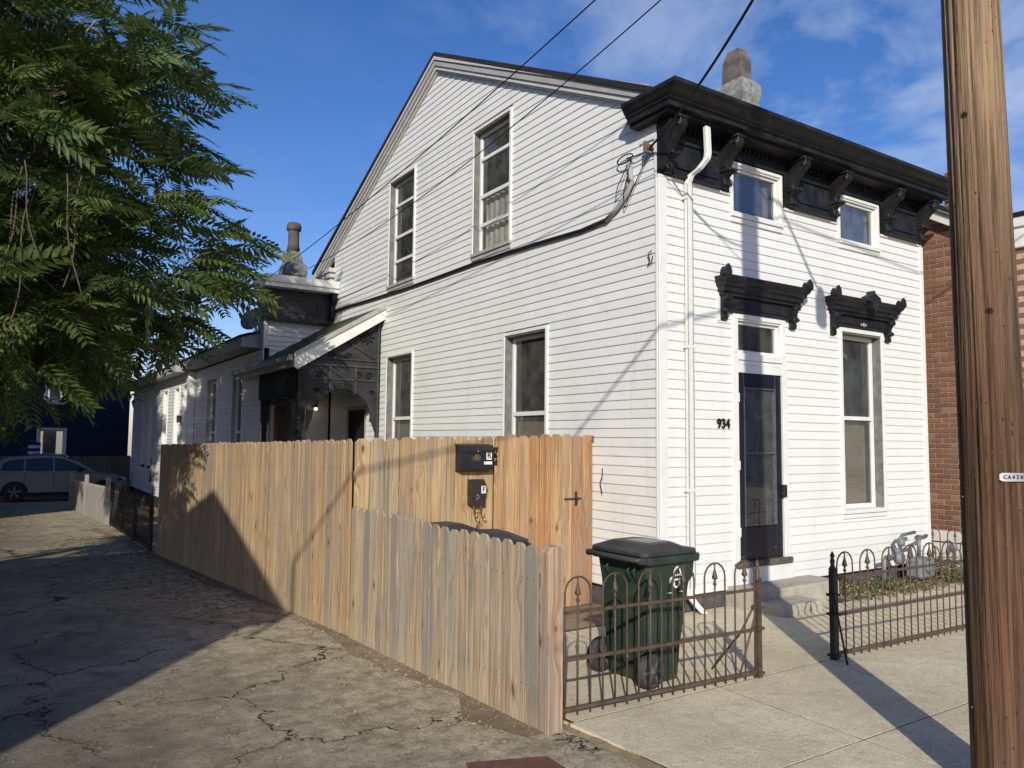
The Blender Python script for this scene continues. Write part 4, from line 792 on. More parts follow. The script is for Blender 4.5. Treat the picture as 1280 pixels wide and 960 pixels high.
board_run(PG, (-2.862, 1.075), (-1.345, 1.075), 1.60, 1.64, .138, 'fence_wood'); rails_posts(PG, (-2.8, 1.09), (-1.36, 1.09), (.25, .95, 1.55), 1, step=1.3, ztop=1.5)
GT = thing('plank_gate', 'orange plank gate with black latch beside the house wall', 'gate', (-.7, 1.09, gz(0, 1)))
board_run(GT, (-1.335, 1.07), (-.02, 1.07), 1.645, 1.675, .138, 'gate_wood'); rails_posts(GT, (-1.32, 1.09), (-.04, 1.09), (.3, 1.0, 1.6), 1, 'gate_wood', step=9)
mb = MB(); mb.box(-.275, -.245, 1.045, 1.068, .88, 1.04); mb.box(-.43, -.19, 1.03, 1.045, .955, .968); mb.lathe([(0, 0), (.02, .005), (.014, .03), (0, .035)], (-.26, 1.02, .962), 8, 'y'); mb.box(-.272, -.248, 1.03, 1.046, .91, .93); obj('latch', mb, 'iron_black', GT, bevel=.003)
mb = MB(); mb.prism([(0, -.09), (.03, -.095), (.035, -.04), (.02, -.03), (.035, 0), (.02, .03), (.035, .05), (.04, .10), (0, .095), (-.03, .08), (-.03, -.07)], 1.045, 1.056, lambda t, p, q: (-1.335+p, t, 1.43+q)); hg = obj('hinge', mb, 'iron_black', GT)
mb = MB(); mb.box(-1.345, -1.330, 1.040, 1.046, 1.455, 1.485); mb.box(-1.345, -1.328, 1.040, 1.046, 1.385, 1.415); obj('hinge_hole', mb, 'gate_wood', hg)
mb = MB(); mb.box(-.02, .0, 1.04, 1.10, 1.58, 1.66); mb.tube([(-.03, 1.05, 1.60), (-.05, 1.045, 1.62), (-.02, 1.045, 1.60)], .004, 4); obj('catch', mb, 'galvanised', GT)
SF = thing('picket_fence', 'low dog-eared plank fence hiding the bin lids at the alley corner', 'fence', (-2.8, -.4, gz(0, -.4)))
board_run(SF, (-2.875, 1.03), (-2.79, -1.83), .985, .945, .127, 'fence_wood_grey'); rails_posts(SF, (-2.865, 1.0), (-2.79, -1.8), (.3, .9), 1, step=9, ztop=.85)
mb = MB(); px, py = -2.742, -1.885
oct_ = [(-.038, 0), (-.05, -.012), (-.05, -.0), ]
post = MB().prism([(px-.062, gz(0, -1.9)-.05), (px+.05, gz(0, -1.9)-.05), (px+.05, .915), (px+.025, .955), (px-.037, .955), (px-.062, .915)], py-.055, py+.045, lambda t, p, q: (p, t, q)); obj('post', post, 'post_wood', SF, bevel=.006)

# ------------------------------------------------------------------ mailboxes
MX = thing('mailbox', 'wide black letterbox marked R on the plank fence', 'mailbox', (-1.6, 1.0, 1.42))
mb = MB(); x0, x1 = -1.80, -1.41; mb.prism([(1.055, 1.275), (.95, 1.30), (.95, 1.49), (.985, 1.535), (1.055, 1.555)], x0, x1, lambda t, p, q: (t, p, q)); obj('box', mb, 'mailbox_black', MX, bevel=.005)
mb = MB(); mb.prism([(1.06, 1.545), (1.06, 1.56), (.975, 1.545), (.937, 1.50), (.937, 1.475), (.949, 1.475), (.949, 1.495), (.983, 1.535)], x0-.008, x1+.008, lambda t, p, q: (t, p, q)); obj('lid', mb, 'mailbox_black', MX)
mb = MB(); mb.box(-1.497, -1.435, .944, .948, 1.40, 1.488); pl = obj('letter_plate', mb, 'white_print', MX); text_obj('letter', 'R', .095, 'letter_black', pl, face_front(-1.466, .942, 1.444), .001, .85)
mb = MB(); mb.box(-1.525, -1.43, .944, .948, 1.352, 1.382); obj('name_label', mb, 'white_print', MX)
mb = MB(); cx_, cz_ = -1.60, 1.42
def ring(mb, pts, y, r_): mb.tube([(p, y, q) for p, q in pts], r_, 4, closed=True)
ring(mb, [(cx_-.07, cz_), (cx_, cz_+.045), (cx_+.07, cz_), (cx_, cz_-.045)], .946, .0028); ring(mb, [(cx_+.033*math.cos(a/8*6.283), cz_+.028*math.sin(a/8*6.283)) for a in range(8)], .946, .0028)
obj('emblem', mb, 'gold_print', MX); text_obj('emblem_letters', 'US', .032, 'gold_print', MX, face_front(cx_, .947, cz_), .001)
mb = MB(); mb.lathe([(0, 0), (.008, .001), (0, .005)], (-1.60, .936, 1.487), 8, 'y'); obj('lock', mb, 'plate_steel', MX)
MF = thing('mailbox', 'narrow dark letterbox marked F hanging below the wide one', 'mailbox', (-1.55, 1.0, 1.05))
x0, x1 = -1.655, -1.485; mb = MB(); mb.prism([(1.055, .94), (.98, .94), (.97, 1.13), (1.02, 1.185), (1.055, 1.19)], x0, x1, lambda t, p, q: (t, p, q)); obj('box', mb, 'mailbox_brown', MF, bevel=.005)
mb = MB(); mb.prism([(1.05, 1.20), (1.015, 1.195), (.962, 1.14), (.962, 1.12), (.97, 1.12)], x0-.005, x1+.005, lambda t, p, q: (t, p, q)); obj('lid', mb, 'mailbox_brown', MF)
mb = MB(); mb.box(-1.545, -1.493, .957, .961, 1.06, 1.135); pl = obj('letter_plate', mb, 'white_print', MF); text_obj('letter', 'F', .075, 'letter_black', pl, face_front(-1.519, .955, 1.098), .001, .9)
mb = MB(); mb.tube([(-1.60, .965, 1.03), (-1.58, .963, 1.05), (-1.565, .963, 1.025), (-1.58, .965, 1.01), (-1.60, .966, 1.0)], .004, 4); obj('emblem', mb, 'label_grey', MF)
mb = MB()
for xx in (-1.615, -1.535): mb.tube([(xx, .99, .945), (xx, .985, .86), (xx+.01, .975, .82), (xx+.02, .945, .815), (xx+.012, .93, .85)], .006, 6)
mb.tube([(-1.615, .985, .90), (-1.535, .985, .90)], .005, 5); obj('newspaper_hook', mb, 'rust', MF)

# ------------------------------------------------------------------ bins
def bin_(c, rot, label, detail=True, lidmat='bin_lid', zg=None, height=.93):
    zg = gz(c[0], c[1])+.035 if zg is None else zg
    B = thing('wheeled_bin', label, 'bin', (c[0], c[1], zg), 'wheeled bins beside the house')
    T_ = Matrix.Translation((c[0], c[1], zg)) @ Matrix.Rotation(rot, 4, 'Z')
    # local: wheels at -x, front at +x; y is width
    hx0, hx1, hw = -.27, .27, .30; bx0, bx1, bw = -.19, .13, .225
    mb = MB(); secs = [(bx0, bx1, bw, .02), (bx0-.02, bx1+.02, bw+.008, .25), (hx0+.045, hx1-.06, hw-.035, .70), (hx0+.04, hx1-.02, hw-.03, .74), (hx0+.02, hx1-.01, hw-.02, height-.04)]
    vs = []; r_ = .035
    for a, b, w_, z in secs:
        for q in ((a+r_, -w_), (b-r_, -w_), (b, -w_+r_), (b, w_-r_), (b-r_, w_), (a+r_, w_), (a, w_-r_), (a, -w_+r_)): vs.append((q[0], q[1], z))
    fs = [tuple(range(8))]+[(k*8+i, k*8+(i+1) % 8, k*8+8+(i+1) % 8, k*8+8+i) for k in range(4) for i in range(8)]+[tuple(range(39, 31, -1))]
    mb.add(vs, fs); bo = obj('body', mb, 'bin_green', B, T_, bevel=.006)
    mb = MB()
    rim = [(hx0-.01, hx1+.012, hw+.008, height-.075), (hx0-.012, hx1+.02, hw+.012, height-.02)]
    vs = []
    for a, b, w_, z in rim:
        for q in ((a+.04, -w_), (b-.04, -w_), (b, -w_+.04), (b, w_-.04), (b-.04, w_), (a+.04, w_), (a, w_-.04), (a, -w_+.04)): vs.append((q[0], q[1], z))
    mb.add(vs, [tuple(range(8)), tuple(range(15, 7, -1))]+[(i, (i+1) % 8, 8+(i+1) % 8, 8+i) for i in range(8)])
    obj('rim', mb, 'bin_green', B, T_, bevel=.008)
    # lid
    mb = MB(); a, b, w_ = hx0-.03, hx1+.015, hw-.003; z0 = height-.018
    lay = [(a, b, w_, z0), (a, b, w_, z0+.028), (a+.05, b-.10, w_-.035, z0+.045), (a+.12, b-.16, w_-.10, z0+.075)]
    vs = []
    for p, q, ww, z in lay:
        for k in ((p+.04, -ww), (q-.06, -ww), (q, -ww+.06), (q, ww-.06), (q-.06, ww), (p+.04, ww), (p, ww-.04), (p, -ww+.04)): vs.append((k[0], k[1], z))
    mb.add(vs, [tuple(range(8))]+[(k*8+i, k*8+(i+1) % 8, k*8+8+(i+1) % 8, k*8+8+i) for k in range(3) for i in range(8)]+[tuple(range(31, 23, -1))]); ld = obj('lid', mb, lidmat, B, T_, bevel=.006)
    mb = MB(); mb.tube([(hx0-.05, -hw+.02, height-.03), (hx0-.075, -hw+.04, height-.035), (hx0-.075, hw-.04, height-.035), (hx0-.05, hw-.02, height-.03)], .017, 8)
    for s_ in (-1, 1):
        mb.box(hx0-.06, hx0+.02, s_*(hw-.03)-.02, s_*(hw-.03)+.02, height-.06, height-.02)
    obj('handle', mb, 'bin_lid', B, T_)
    if detail:
        mb = MB(); mb.box(.0-.10, .08, -.12, .10, z0+.0755, z0+.0775); obj('lid_label', mb, 'label_grey', ld, T_)
        for s_ in (-1, 1):
            w1 = MB(); cy_ = s_*(hw-.045); w1.lathe([(.045, -.032), (.105, -.034), (.125, -.022), (.128, 0), (.125, .022), (.105, .034), (.045, .032)], (bx0-.02, cy_, .128), 24, 'y'); wh = obj('wheel', w1, 'rubber', B, T_)
            w2 = MB()
            for k in range(6):
                a_ = k*math.pi/3; dx, dz = math.cos(a_), math.sin(a_); w2.obox((bx0-.02+dx*.065, cy_, .128+dz*.065), (Vector((dx, 0, dz)), Vector((0, 1, 0)), Vector((-dz, 0, dx))), .042, .036, .010)
            w2.lathe([(0, -.042), (.03, -.04), (.03, .04), (0, .042)], (bx0-.02, cy_, .128), 12, 'y'); w2.tube([(bx0-.02+.098*math.cos(t*.2618), cy_+s_*.033, .128+.098*math.sin(t*.2618)) for t in range(24)], .006, 4, closed=True); obj('wheel_hub', w2, 'grey_plastic', wh, T_)
        mb = MB(); mb.tube([(bx0-.02, -hw+.05, .128), (bx0-.02, hw-.05, .128)], .011, 8); mb.tube([(bx0+.03, -.12, .06), (bx0-.02, -.05, .128)], .008, 6); mb.tube([(bx0+.03, .12, .06), (bx0-.02, .05, .128)], .008, 6); obj('axle', mb, 'iron_black', B, T_)
        mb = MB()
        for yy in (-.16, -.10, .12): mb.tube([(hx0+.045, yy, .86), (hx0+.0, yy+.012, .80), (hx0+.04, yy+.02, .72)], .010, 6)
        mb.box(hx0+.015, hx0+.05, -.20, .20, .855, .88); obj('rib', mb, 'bin_green', B, T_)
        for k in range(2):
            mb = MB(); xk = -.10+k*.17; mb.prism([(-.232, .05), (-.226, .05), (-.258, .66), (-.266, .66)], xk, xk+.012, lambda t, p, q: (t, p, q)); obj('rib', mb, 'bin_green', B, T_)
        # emblem on the street side face (local -y)
        def fy(z): return -(.225+.035*(max(0, min(1, (z-.25)/.45))) if z < .74 else .278)-.012
        mb = MB(); cx0, cz0 = .045, .755
        sf = lambda z: .27+(z-.74)*.04 if z > .74 else (.265+(z-.70)*.12 if z > .70 else .233+(z-.25)*.071)
        Pn = lambda x, z, e=.0: (cx0+x, -sf(cz0+z)-.006, cz0+z)
        def flat(poly, e=0): mb.add([Pn(x, z, e) for x, z in poly], [tuple(range(len(poly)))])
        arcp = [(.045*math.cos(math.pi*t/10), .0+.075*math.sin(math.pi*t/10)) for t in range(11)]+[(.032*math.cos(math.pi*t/10), .0+.060*math.sin(math.pi*t/10)) for t in range(10, -1, -1)]
        for i in range(10): flat([arcp[i], arcp[i+1], arcp[20-i], arcp[21-i]])
        flat([(-.075, -.005), (-.045, .01), (-.045, -.035), (-.075, -.045)]); flat([(.075, -.005), (.045, .01), (.045, -.035), (.075, -.045)])
        for i in range(5): flat([(-.04+i*.018, .0), (-.029+i*.018, .0), (-.029+i*.018, .018), (-.04+i*.018, .018)])
        flat([(-.035, -.012), (.035, -.012), (.028, -.028), (-.028, -.028)]); 
        for i in range(8):
            a_, b_ = math.pi+i*math.pi/8, math.pi+(i+1)*math.pi/8; flat([(.034*math.cos(a_), -.05+.034*math.sin(a_)), (.034*math.cos(b_), -.05+.034*math.sin(b_)), (.018*math.cos(b_), -.05+.018*math.sin(b_)), (.018*math.cos(a_), -.05+.018*math.sin(a_))])
        flat([(-.034, -.05), (-.018, -.05), (-.02, -.034), (-.032, -.036)]); flat([(.034, -.05), (.018, -.05), (.02, -.034), (.032, -.036)])
        flat([(-.09, -.115), (-.04, -.115), (-.04, -.108), (-.09, -.108)]); flat([(.03, -.115), (.08, -.115), (.08, -.108), (.03, -.108)])
        obj('emblem', mb, 'white_print', bo, T_)
    return B
bin_((-1.545, -1.43), R(2), 'dark green wheeled bin with a white emblem behind the iron fence')
bin_((-2.18, .62), R(-85), 'dark lidded bin behind the low fence, nearest the letterboxes', False)
bin_((-2.22, -.22), R(-95), 'dark lidded bin behind the low fence, nearer the street', False)

# ------------------------------------------------------------------ iron fences
def iron_fence(label, p0, p1, n_b, zr, hoop_h, mat, pattern=3, lean=0, gp='wrought iron hoop fences', foot=.05, zoff=0, straight=()):
    p0 = Vector(p0); p1 = Vector(p1); d = p1-p0; Ln = d.length; d.normalize(); step = Ln/n_b
    F = thing('iron_fence', label, 'fence', (p0.x, p0.y, gz(*p0)+zoff), gp)
    z_at = lambda p: gz(p.x, p.y)+zoff+.03
    key = (round(step, 4), hoop_h, mat)
    hh = hoop_h-step; pts = [(0, 0, 0-foot*.2), (0, 0, hh*.5), (0, 0, hh)]+[(step-step*math.cos(a*math.pi/8), 0, hh+step*math.sin(a*math.pi/8)) for a in range(1, 8)]+[(2*step, 0, hh), (2*step, 0, hh*.5), (2*step, 0, -foot*.2)]
    hm = MB().tube(pts, .0065, 6).mesh('hoop'); hm.materials.append(M[mat])
    sp_ = MB().tube([(0, 0, 0), (0, 0, hh-.02)], .0065, 6); sp_.lathe([(.007, hh-.06), (.016, hh-.05), (.007, hh-.035), (.008, hh-.02), (.022, hh-.01), (.019, hh+.005), (.008, hh+.05), (.004, hh+.075), (.009, hh+.085), (0, hh+.10)], (0, 0, 0), 6); sm = sp_.mesh('spear'); sm.materials.append(M[mat])
    B_ = lambda p: Matrix(((d.x, -d.y, lean, p.x), (d.y, d.x, lean, p.y), (0, 0, 1, z_at(p)), (0, 0, 0, 1)))
    i = 0
    while i+2 <= n_b:
        obj('hoop', hm, None, F, B_(p0+d*(i*step))); obj('spear', sm, None, F, B_(p0+d*((i+1)*step))); i += pattern
    for z, t in zr:
        mb = MB(); a, b = p0-d*.02, p1+d*.02; za, zb = z_at(a)+z, z_at(b)+z
        mb.add([(a.x+s_*d.y*.011+lean*z, a.y-s_*d.x*.011+lean*z, za+q) for q in (-t, t) for s_ in (-1, 1)]+[(b.x+s_*d.y*.011+lean*z, b.y-s_*d.x*.011+lean*z, zb+q) for q in (-t, t) for s_ in (-1, 1)], [(0, 1, 3, 2), (4, 6, 7, 5), (0, 4, 5, 1), (2, 3, 7, 6), (0, 2, 6, 4), (1, 5, 7, 3)])
        obj('rail', mb, mat, F)
    return F
def iron_post(F, x, y, mat, h_=.84, r_=.02, fancy=True):
    z = gz(x, y)+.03; mb = MB(); mb.box(x-r_, x+r_, y-r_, y+r_, z-.03, z+h_-.16)
    mb.lathe([(r_*1.1, h_-.16), (r_*1.6, h_-.15), (r_*.7, h_-.12), (r_*.9, h_-.08), (r_*.5, h_-.06), (r_*.9, h_-.04), (r_*.35, h_-.015), (0, h_)], (x, y, z), 8)
    for q in (.03, .35, h_-.36): mb.box(x-r_*1.7, x+r_*1.7, y-r_*1.7, y+r_*1.7, z+q, z+q+.02)
    obj('post', mb, mat, F)
rl = [(.05, .011), (.35, .010), (.64, .009)]
F1 = iron_fence('rusty hooped iron fence section in front of the green bin', (-2.60, -1.83), (-.93, -1.93), 17, rl, .86, 'iron')
iron_post(F1, -.90, -1.935, 'iron', .86)
mb = MB(); z = gz(0, -2)+.03; mb.tube([(-.905, -1.93, z+.56), (-.93, -1.80, z+.30), (-1.02, -1.60, z)], .008, 6); mb.tube([(-.905, -1.93, z+.5), (-1.10, -1.93, z+.04)], .008, 6); obj('brace', mb, 'iron', F1)
F2 = iron_fence('long hooped iron fence before the garden bed right of the opening', (.05, -1.95), (4.85, -2.12), 48, rl, .84, 'iron')
iron_post(F2, .0, -1.945, 'iron_black', .86, .022)
mb = MB(); mb.tube([(-.01, -1.95, z+.55), (-.03, -2.02, z+.28), (-.06, -2.10, z)], .009, 6); obj('brace', mb, 'iron_black', F2)
F3 = iron_fence('iron fence section beyond the gas meter, against the brick house', (5.42, .55), (5.42, -1.9), 24, [(.12, .009), (.40, .009)], .60, 'iron')
F4 = iron_fence('dark iron fence along the alley beyond the tall plank fence', (-3.44, 8.75), (-3.50, 14.8), 54, rl, .9, 'iron_black')
for yy in (8.9, 10.9, 12.9, 14.8): iron_post(F4, -3.45, yy, 'iron_black', 1.0, .03)

# ------------------------------------------------------------------ gas meter + weeds
GM = thing('gas_meter', 'grey gas meter and pipework at the foot of the front wall', 'gas meter', (4.2, -.3, gz(0, 0)))
mb = MB(); mb.box(4.08, 4.42, -.42, -.20, -.10, .16); bx_ = obj('meter_body', mb, 'meter_grey', GM, bevel=.035)
mb = MB(); mb.lathe([(.0, -.012), (.075, -.01), (.085, .0), (.085, .03), (0, .03)], (4.25, -.44, .06), 18, 'y'); obj('dial', mb, 'meter_grey', bx_)
mb = MB(); mb.tube([(3.55, -.25, -.22), (3.55, -.25, .14), (3.58, -.25, .19), (3.78, -.25, .20), (3.84, -.25, .26), (4.14, -.25, .26), (4.16, -.25, .15)], .026, 8); mb.tube([(4.34, -.25, .15), (4.34, -.25, .34), (4.38, -.24, .38), (4.62, -.2, .40), (4.66, -.15, .37), (4.66, -.05, .37)], .024, 8); mb.tube([(4.0, -.2, .26), (4.0, -.2, .40), (4.06, -.2, .44), (4.34, -.2, .46)], .022, 8)
obj('pipe', mb, 'galvanised', GM)
mb = MB(); mb.lathe([(0, -.05), (.07, -.04), (.085, 0), (.07, .04), (0, .05)], (3.80, -.30, .18), 14, 'y'); mb.lathe([(.03, 0), (.045, .01), (.045, .07), (.03, .08)], (3.80, -.27, .22), 10); mb.lathe([(0, 0), (.04, 0), (.05, .03), (.05, .09), (0, .11)], (4.02, -.2, .30), 10)
obj('regulator', mb, 'meter_grey', GM)
mb = MB(); mb.tube([(4.80, -.45, -.2), (4.80, -.45, .20)], .02, 8); mb.lathe([(.02, .2), (.045, .22), (.05, .27), (.04, .32), (0, .33)], (4.80, -.45, 0), 10); tag(obj('vent_pipe', mb, 'galvanised'), 'short grey vent pipe with round cap right of the gas meter', 'pipe')
mb = MB(); mb.box(3.0, 3.28, -.14, -.01, gz(0, 0), -.02); mb.box(3.32, 3.5, -.3, -.12, gz(0, 0), -.08); tag(obj('loose_block', mb, 'concrete_block', bevel=.01), 'broken blocks lying by the foundation left of the gas meter', 'rubble')
def weeds(n, xr, yr, h0, h1, seed, mats):
    r_ = random.Random(seed); out_ = {k: MB() for k in mats}
    for _ in range(n):
        x, y = r_.uniform(*xr), r_.uniform(*yr); h_ = r_.uniform(h0, h1); a = r_.uniform(0, 6.28); mb = out_[r_.choice(mats)]; z0 = gz(x, y)+.04
        for k in range(r_.randint(3, 7)):
            t = (k+1)/7; px_, py_, pz_ = x+math.cos(a)*.25*h_*t, y+math.sin(a)*.25*h_*t, z0+h_*t; b = r_.uniform(0, 6.28); L_ = r_.uniform(.02, .05); w_ = L_*.35
            dx, dy = math.cos(b), math.sin(b); mb.add([(px_, py_, pz_), (px_+dx*L_*.5-dy*w_, py_+dy*L_*.5+dx*w_, pz_+.012), (px_+dx*L_, py_+dy*L_, pz_-.004), (px_+dx*L_*.5+dy*w_, py_+dy*L_*.5-dx*w_, pz_+.012)], [(0, 1, 2, 3)])
    return out_
for seed, (n_, xr, yr, h0, h1, lb) in enumerate(((260, (2.5, 3.9), (-.42, -.08), .03, .13, 'low green weeds in the bed left of the gas meter'), (360, (4.35, 5.35), (-.75, -.1), .08, .36, 'taller weeds right of the gas meter'), (160, (2.4, 4.2), (-.75, -.3), .02, .06, 'dry litter and small weeds at the edge of the bed'))):
    for mt, mb in weeds(n_, xr, yr, h0, h1, seed, ['weed', 'weed', 'dry_weed'] if seed < 2 else ['dry_weed', 'weed']).items():
        if mb.v: o = obj('weeds', mb, mt, kind='stuff'); o['label'] = lb; o['category'] = 'weeds'
# ------------------------------------------------------------------ utility pole
UP = thing('utility_pole', 'weathered brown wooden utility pole on the sidewalk, nearest the camera', 'utility pole', (-1.54, -3.86, gz(0, -3.86)))
mb = MB(); N, K = 144, 70; cracks = [(rnd.uniform(0, 6.28), rnd.uniform(.5, 8.5), rnd.uniform(.6, 3), rnd.uniform(.006, .016), rnd.uniform(.014, .034)) for _ in range(90)]
base_a = math.atan2(-5.72+3.86, -5.56+1.54)
cracks += [(base_a-.62, 5.0, 4.5, .014, .03), (base_a-.95, 4.2, 3.0, .010, .03), (base_a+.3, 3.0, 1.8, .008, .02), (base_a-.1, 1.4, 1.6, .009, .02), (base_a+.55, 2.0, 2.5, .009, .02)]
flat_n = [(rnd.uniform(0, 6.28), rnd.uniform(.1, .35), rnd.uniform(-.003, .003)) for _ in range(26)]
vs = []
for k in range(K+1):
    z = gz(0, -3.86)-.1+9.3*(k/K); r0 = .153-.0062*z; ofx = .040-.014*z
    for j in range(N):
        a = 2*math.pi*j/N; r_ = r0
        for fa, fw, fd in flat_n: dd = (a-fa+math.pi) % (2*math.pi)-math.pi; r_ += fd*math.exp(-(dd/fw)**2)*math.sin(z*.8+fa)
        for ca_, cz_, cl, cd, cw in cracks:
            dz = abs(z-cz_)/cl
            if dz < 1:
                dd = (a-ca_-.03*math.sin(z*2.1+ca_)+math.pi) % (2*math.pi)-math.pi
                if abs(dd) < cw*2.2: r_ -= cd*(1-dz)*math.exp(-(dd/cw)**2)
        vs.append((-1.54+.836*ofx+r_*math.cos(a), -3.86-.548*ofx+r_*math.sin(a), z))
mb.add(vs, [(k*N+j, k*N+(j+1) % N, (k+1)*N+(j+1) % N, (k+1)*N+j) for k in range(K) for j in range(N)]+[tuple(range(K*N, K*N+N))], True)
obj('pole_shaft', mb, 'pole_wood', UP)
mb = MB(); r_ = random.Random(8)
vd0 = Vector((CAM[0]+1.54, CAM[1]+3.86, 0)).normalized(); rt0 = Vector((-vd0.y, vd0.x, 0))
for _ in range(60):
    a, z = r_.uniform(-1.3, 1.3), abs(r_.gauss(1.7, .5)); n_ = vd0*math.cos(a)+rt0*math.sin(a); p = Vector((-1.523, -3.872, 0))+n_*(.153-.0062*z)+Vector((0, 0, z)); b = r_.uniform(0, 3.14); t_ = (rt0*math.cos(a)-vd0*math.sin(a))*math.cos(b)+Vector((0, 0, 1))*math.sin(b)
    mb.obox(p, (t_, n_.cross(t_), n_), r_.uniform(.003, .007), .0009, .003)
obj('staples', mb, 'galvanised', UP, kind='stuff')
# tag plate on the pole, facing the camera, at the right edge of the view
vd = Vector((CAM[0]+1.54, CAM[1]+3.86, 0)).normalized(); rt = Vector((-vd.y, vd.x, 0))
def on_pole(s_, z): # s_ = sideways offset along rt
    r_ = .147; a = math.asin(max(-1, min(1, s_/r_))); n_ = vd*math.cos(a)+rt*math.sin(a); return Vector((-1.523, -3.872, 0))+n_*r_+Vector((0, 0, z)), n_
zt = 1.45
mb = MB(); segs = [(.022+.012*i) for i in range(10)]; vs = []
for i, s_ in enumerate(segs):
    p, n_ = on_pole(s_, zt); hh = .020 if 0 < i < 9 else .013; p = p+n_*.004; vs += [p+Vector((0, 0, -hh)), p+Vector((0, 0, hh))]
mb.add(vs, [(2*i, 2*i+1, 2*i+3, 2*i+2) for i in range(9)]); tp = obj('tag_plate', mb, 'plate_steel', UP)
so_ = tp.modifiers.new('t', 'SOLIDIFY'); so_.thickness = .002
for i, chh in enumerate('CA42H'):
    p, n_ = on_pole(.044+.016*i, zt); n2 = n_; r2 = Vector((-n2.y, n2.x, 0)); p = p+n_*.007
    text_obj('tag_letter', chh, .026, 'letter_black', tp, Matrix(((r2.x, 0, n2.x, p.x), (r2.y, 0, n2.y, p.y), (0, 1, 0, p.z), (0, 0, 0, 1))), .0005, .85)

# ------------------------------------------------------------------ wires
def sag(a, b, s_, n=24):
    a, b = Vector(a), Vector(b); return [a.lerp(b, t/n)+Vector((0, 0, -4*s_*(t/n)*(1-t/n))) for t in range(n+1)]
def wire(label, a, b, s_, r_=.008, gp='overhead wires from the pole'):
    o = obj('overhead_wire', MB().tube(sag(a, b, s_), r_, 5), 'cable_black'); tag(o, label, 'wire', gp)
P0 = (-1.54, -3.86)
wire('thick black service drop running from the pole to the cornice corner', (-1.50, -3.75, 6.05), (-.06, .08, 4.69), .28, .013)
for lb, x_, cf, ye_ in (('thin wire crossing the gable peak, left of the two', -1.5, (.00415, -.10553, 5.3374), 9.75), ('thin wire crossing the gable windows, right of the two', -.7, (.00900, -.14500, 5.5850), 9.3)):
    pts = []
    for q_ in range(31):
        y_ = -3.8+(ye_+3.8)*q_/30; tt = max(0, (-y_-1.2)/2.6); pts.append((x_+(-1.54-x_)*tt*tt, y_, cf[0]*y_*y_+cf[1]*y_+cf[2]))
    o = obj('overhead_wire', MB().tube(pts, .007, 5), 'cable_black'); tag(o, lb, 'wire', 'overhead wires from the pole')
wire('wire pair spanning the alley from the pole to the house opposite', (-1.66, -3.88, 5.46), (-9.4, -5.9, 5.22), .10, .015)
wire('cable along the street from the pole towards the brick house', (-1.4, -3.9, 6.6), (22, -5.0, 6.8), .5, .012)
o = obj('splice_cable', MB().tube([(-1.45, -3.86, 7.0), (-1.1, -3.87, 6.75), (-.75, -3.87, 6.3), (-.5, -3.87, 5.95), (-.30, -3.87, 5.72)], .02, 6), 'cable_black'); tag(o, 'drooping cable that hangs from the pole head to a black closure', 'cable')
o = obj('cable_closure', MB().lathe([(.03, -.24), (.085, -.2), (.09, .1), (.06, .2), (.025, .26)], (-.30, -3.87, 5.55), 12), 'cable_black'); tag(o, 'black cable closure hanging right of the pole', 'closure')

# ------------------------------------------------------------------ neighbouring brick house
NB = thing('brick_house', 'red brick house with white cornice right of the white house', 'house', (8.5, 2, gz(0, 0)))
NX = 5.9; NY = -.98
def nz_(y): return 4.845+.62*y if y > -.1 else 4.78
mb = MB(); pk = 4.5
mb.add([(NX+.002, -.0+NY+.004, -.2), (NX+.002, 9, -.2), (NX+.002, 9, nz_(pk)-.62*4.5), (NX+.002, pk, nz_(pk)), (NX+.002, -.1, nz_(-.1)), (NX+.002, NY+.004, 4.78)]+[(11, NY+.004, -.2), (11, 9, -.2), (11, 9, nz_(pk)-.62*4.5), (11, pk, nz_(pk)), (11, -.1, nz_(-.1)), (11, NY+.004, 4.78)],
       [(0, 1, 2, 3, 4, 5), (11, 10, 9, 8, 7, 6), (0, 6, 7, 1), (1, 7, 8, 2), (0, 5, 11, 6)]+[(2, 8, 9, 3), (3, 9, 10, 4), (4, 10, 11, 5)])
obj('mortar_wall', mb, 'mortar', NB)
bk = MB().box(-.004, .11, 0, .203, 0, .064).mesh('brick', .004); bk.materials.append(M['brick'])
cnt = 0; rest = MB(); bl, bh = .215, .0745
zz = .36; k = 0
while zz < 8:
    yy = NY+.01+(-.5*bl if k % 2 else 0)
    while yy < 8.8:
        if yy >= NY-.005 and zz+.07 < min(nz_(yy+.1) if yy > -.1 else 4.78, nz_(pk)-.62*abs(yy-pk)+.0 if yy > pk else 99)-.07:
            if yy < .62 and cnt < 300 and (-.35 < yy): obj('brick', bk, None, NB, Matrix.Translation((NX-.004, yy, zz)) @ Matrix.Translation((rnd.uniform(-.002, .002), 0, 0))); cnt += 1
            else: rest.box(NX-.006, NX+.1, yy, yy+.203, zz, zz+.064)
        yy += bl
    xx = NX+.11
    while xx < 10.7 and zz < 4.6: rest.box(xx, xx+.203, NY-.004, NY+.1, zz, zz+.064); xx += bl
    zz += bh; k += 1
obj('brickwork', rest, 'brick', NB, kind='stuff')
mb = MB(); mb.box(NX-.05, NX+.01, NY-.05, 8.9, -.3, .345); mb.box(NX+.01, 10.9, NY-.05, NY+.01, -.3, .345); obj('stone_base', mb, 'lime_wash', NB)
def nprism(pts, x0, x1, name, mat): obj(name, MB().prism(pts, x0, x1, lambda t, p, q: (t, p, q)), mat, NB)
def rk_(o0, o1): return [(-.55, nz_(-.1)-.279+.10+o0-.0), (pk, nz_(pk)+.09+o0), (9.4, nz_(pk)+.09+o0-.62*4.9), (9.4, nz_(pk)+.09+o1-.62*4.9), (pk, nz_(pk)+.09+o1), (-.55, nz_(-.1)-.279+.10+o1)]
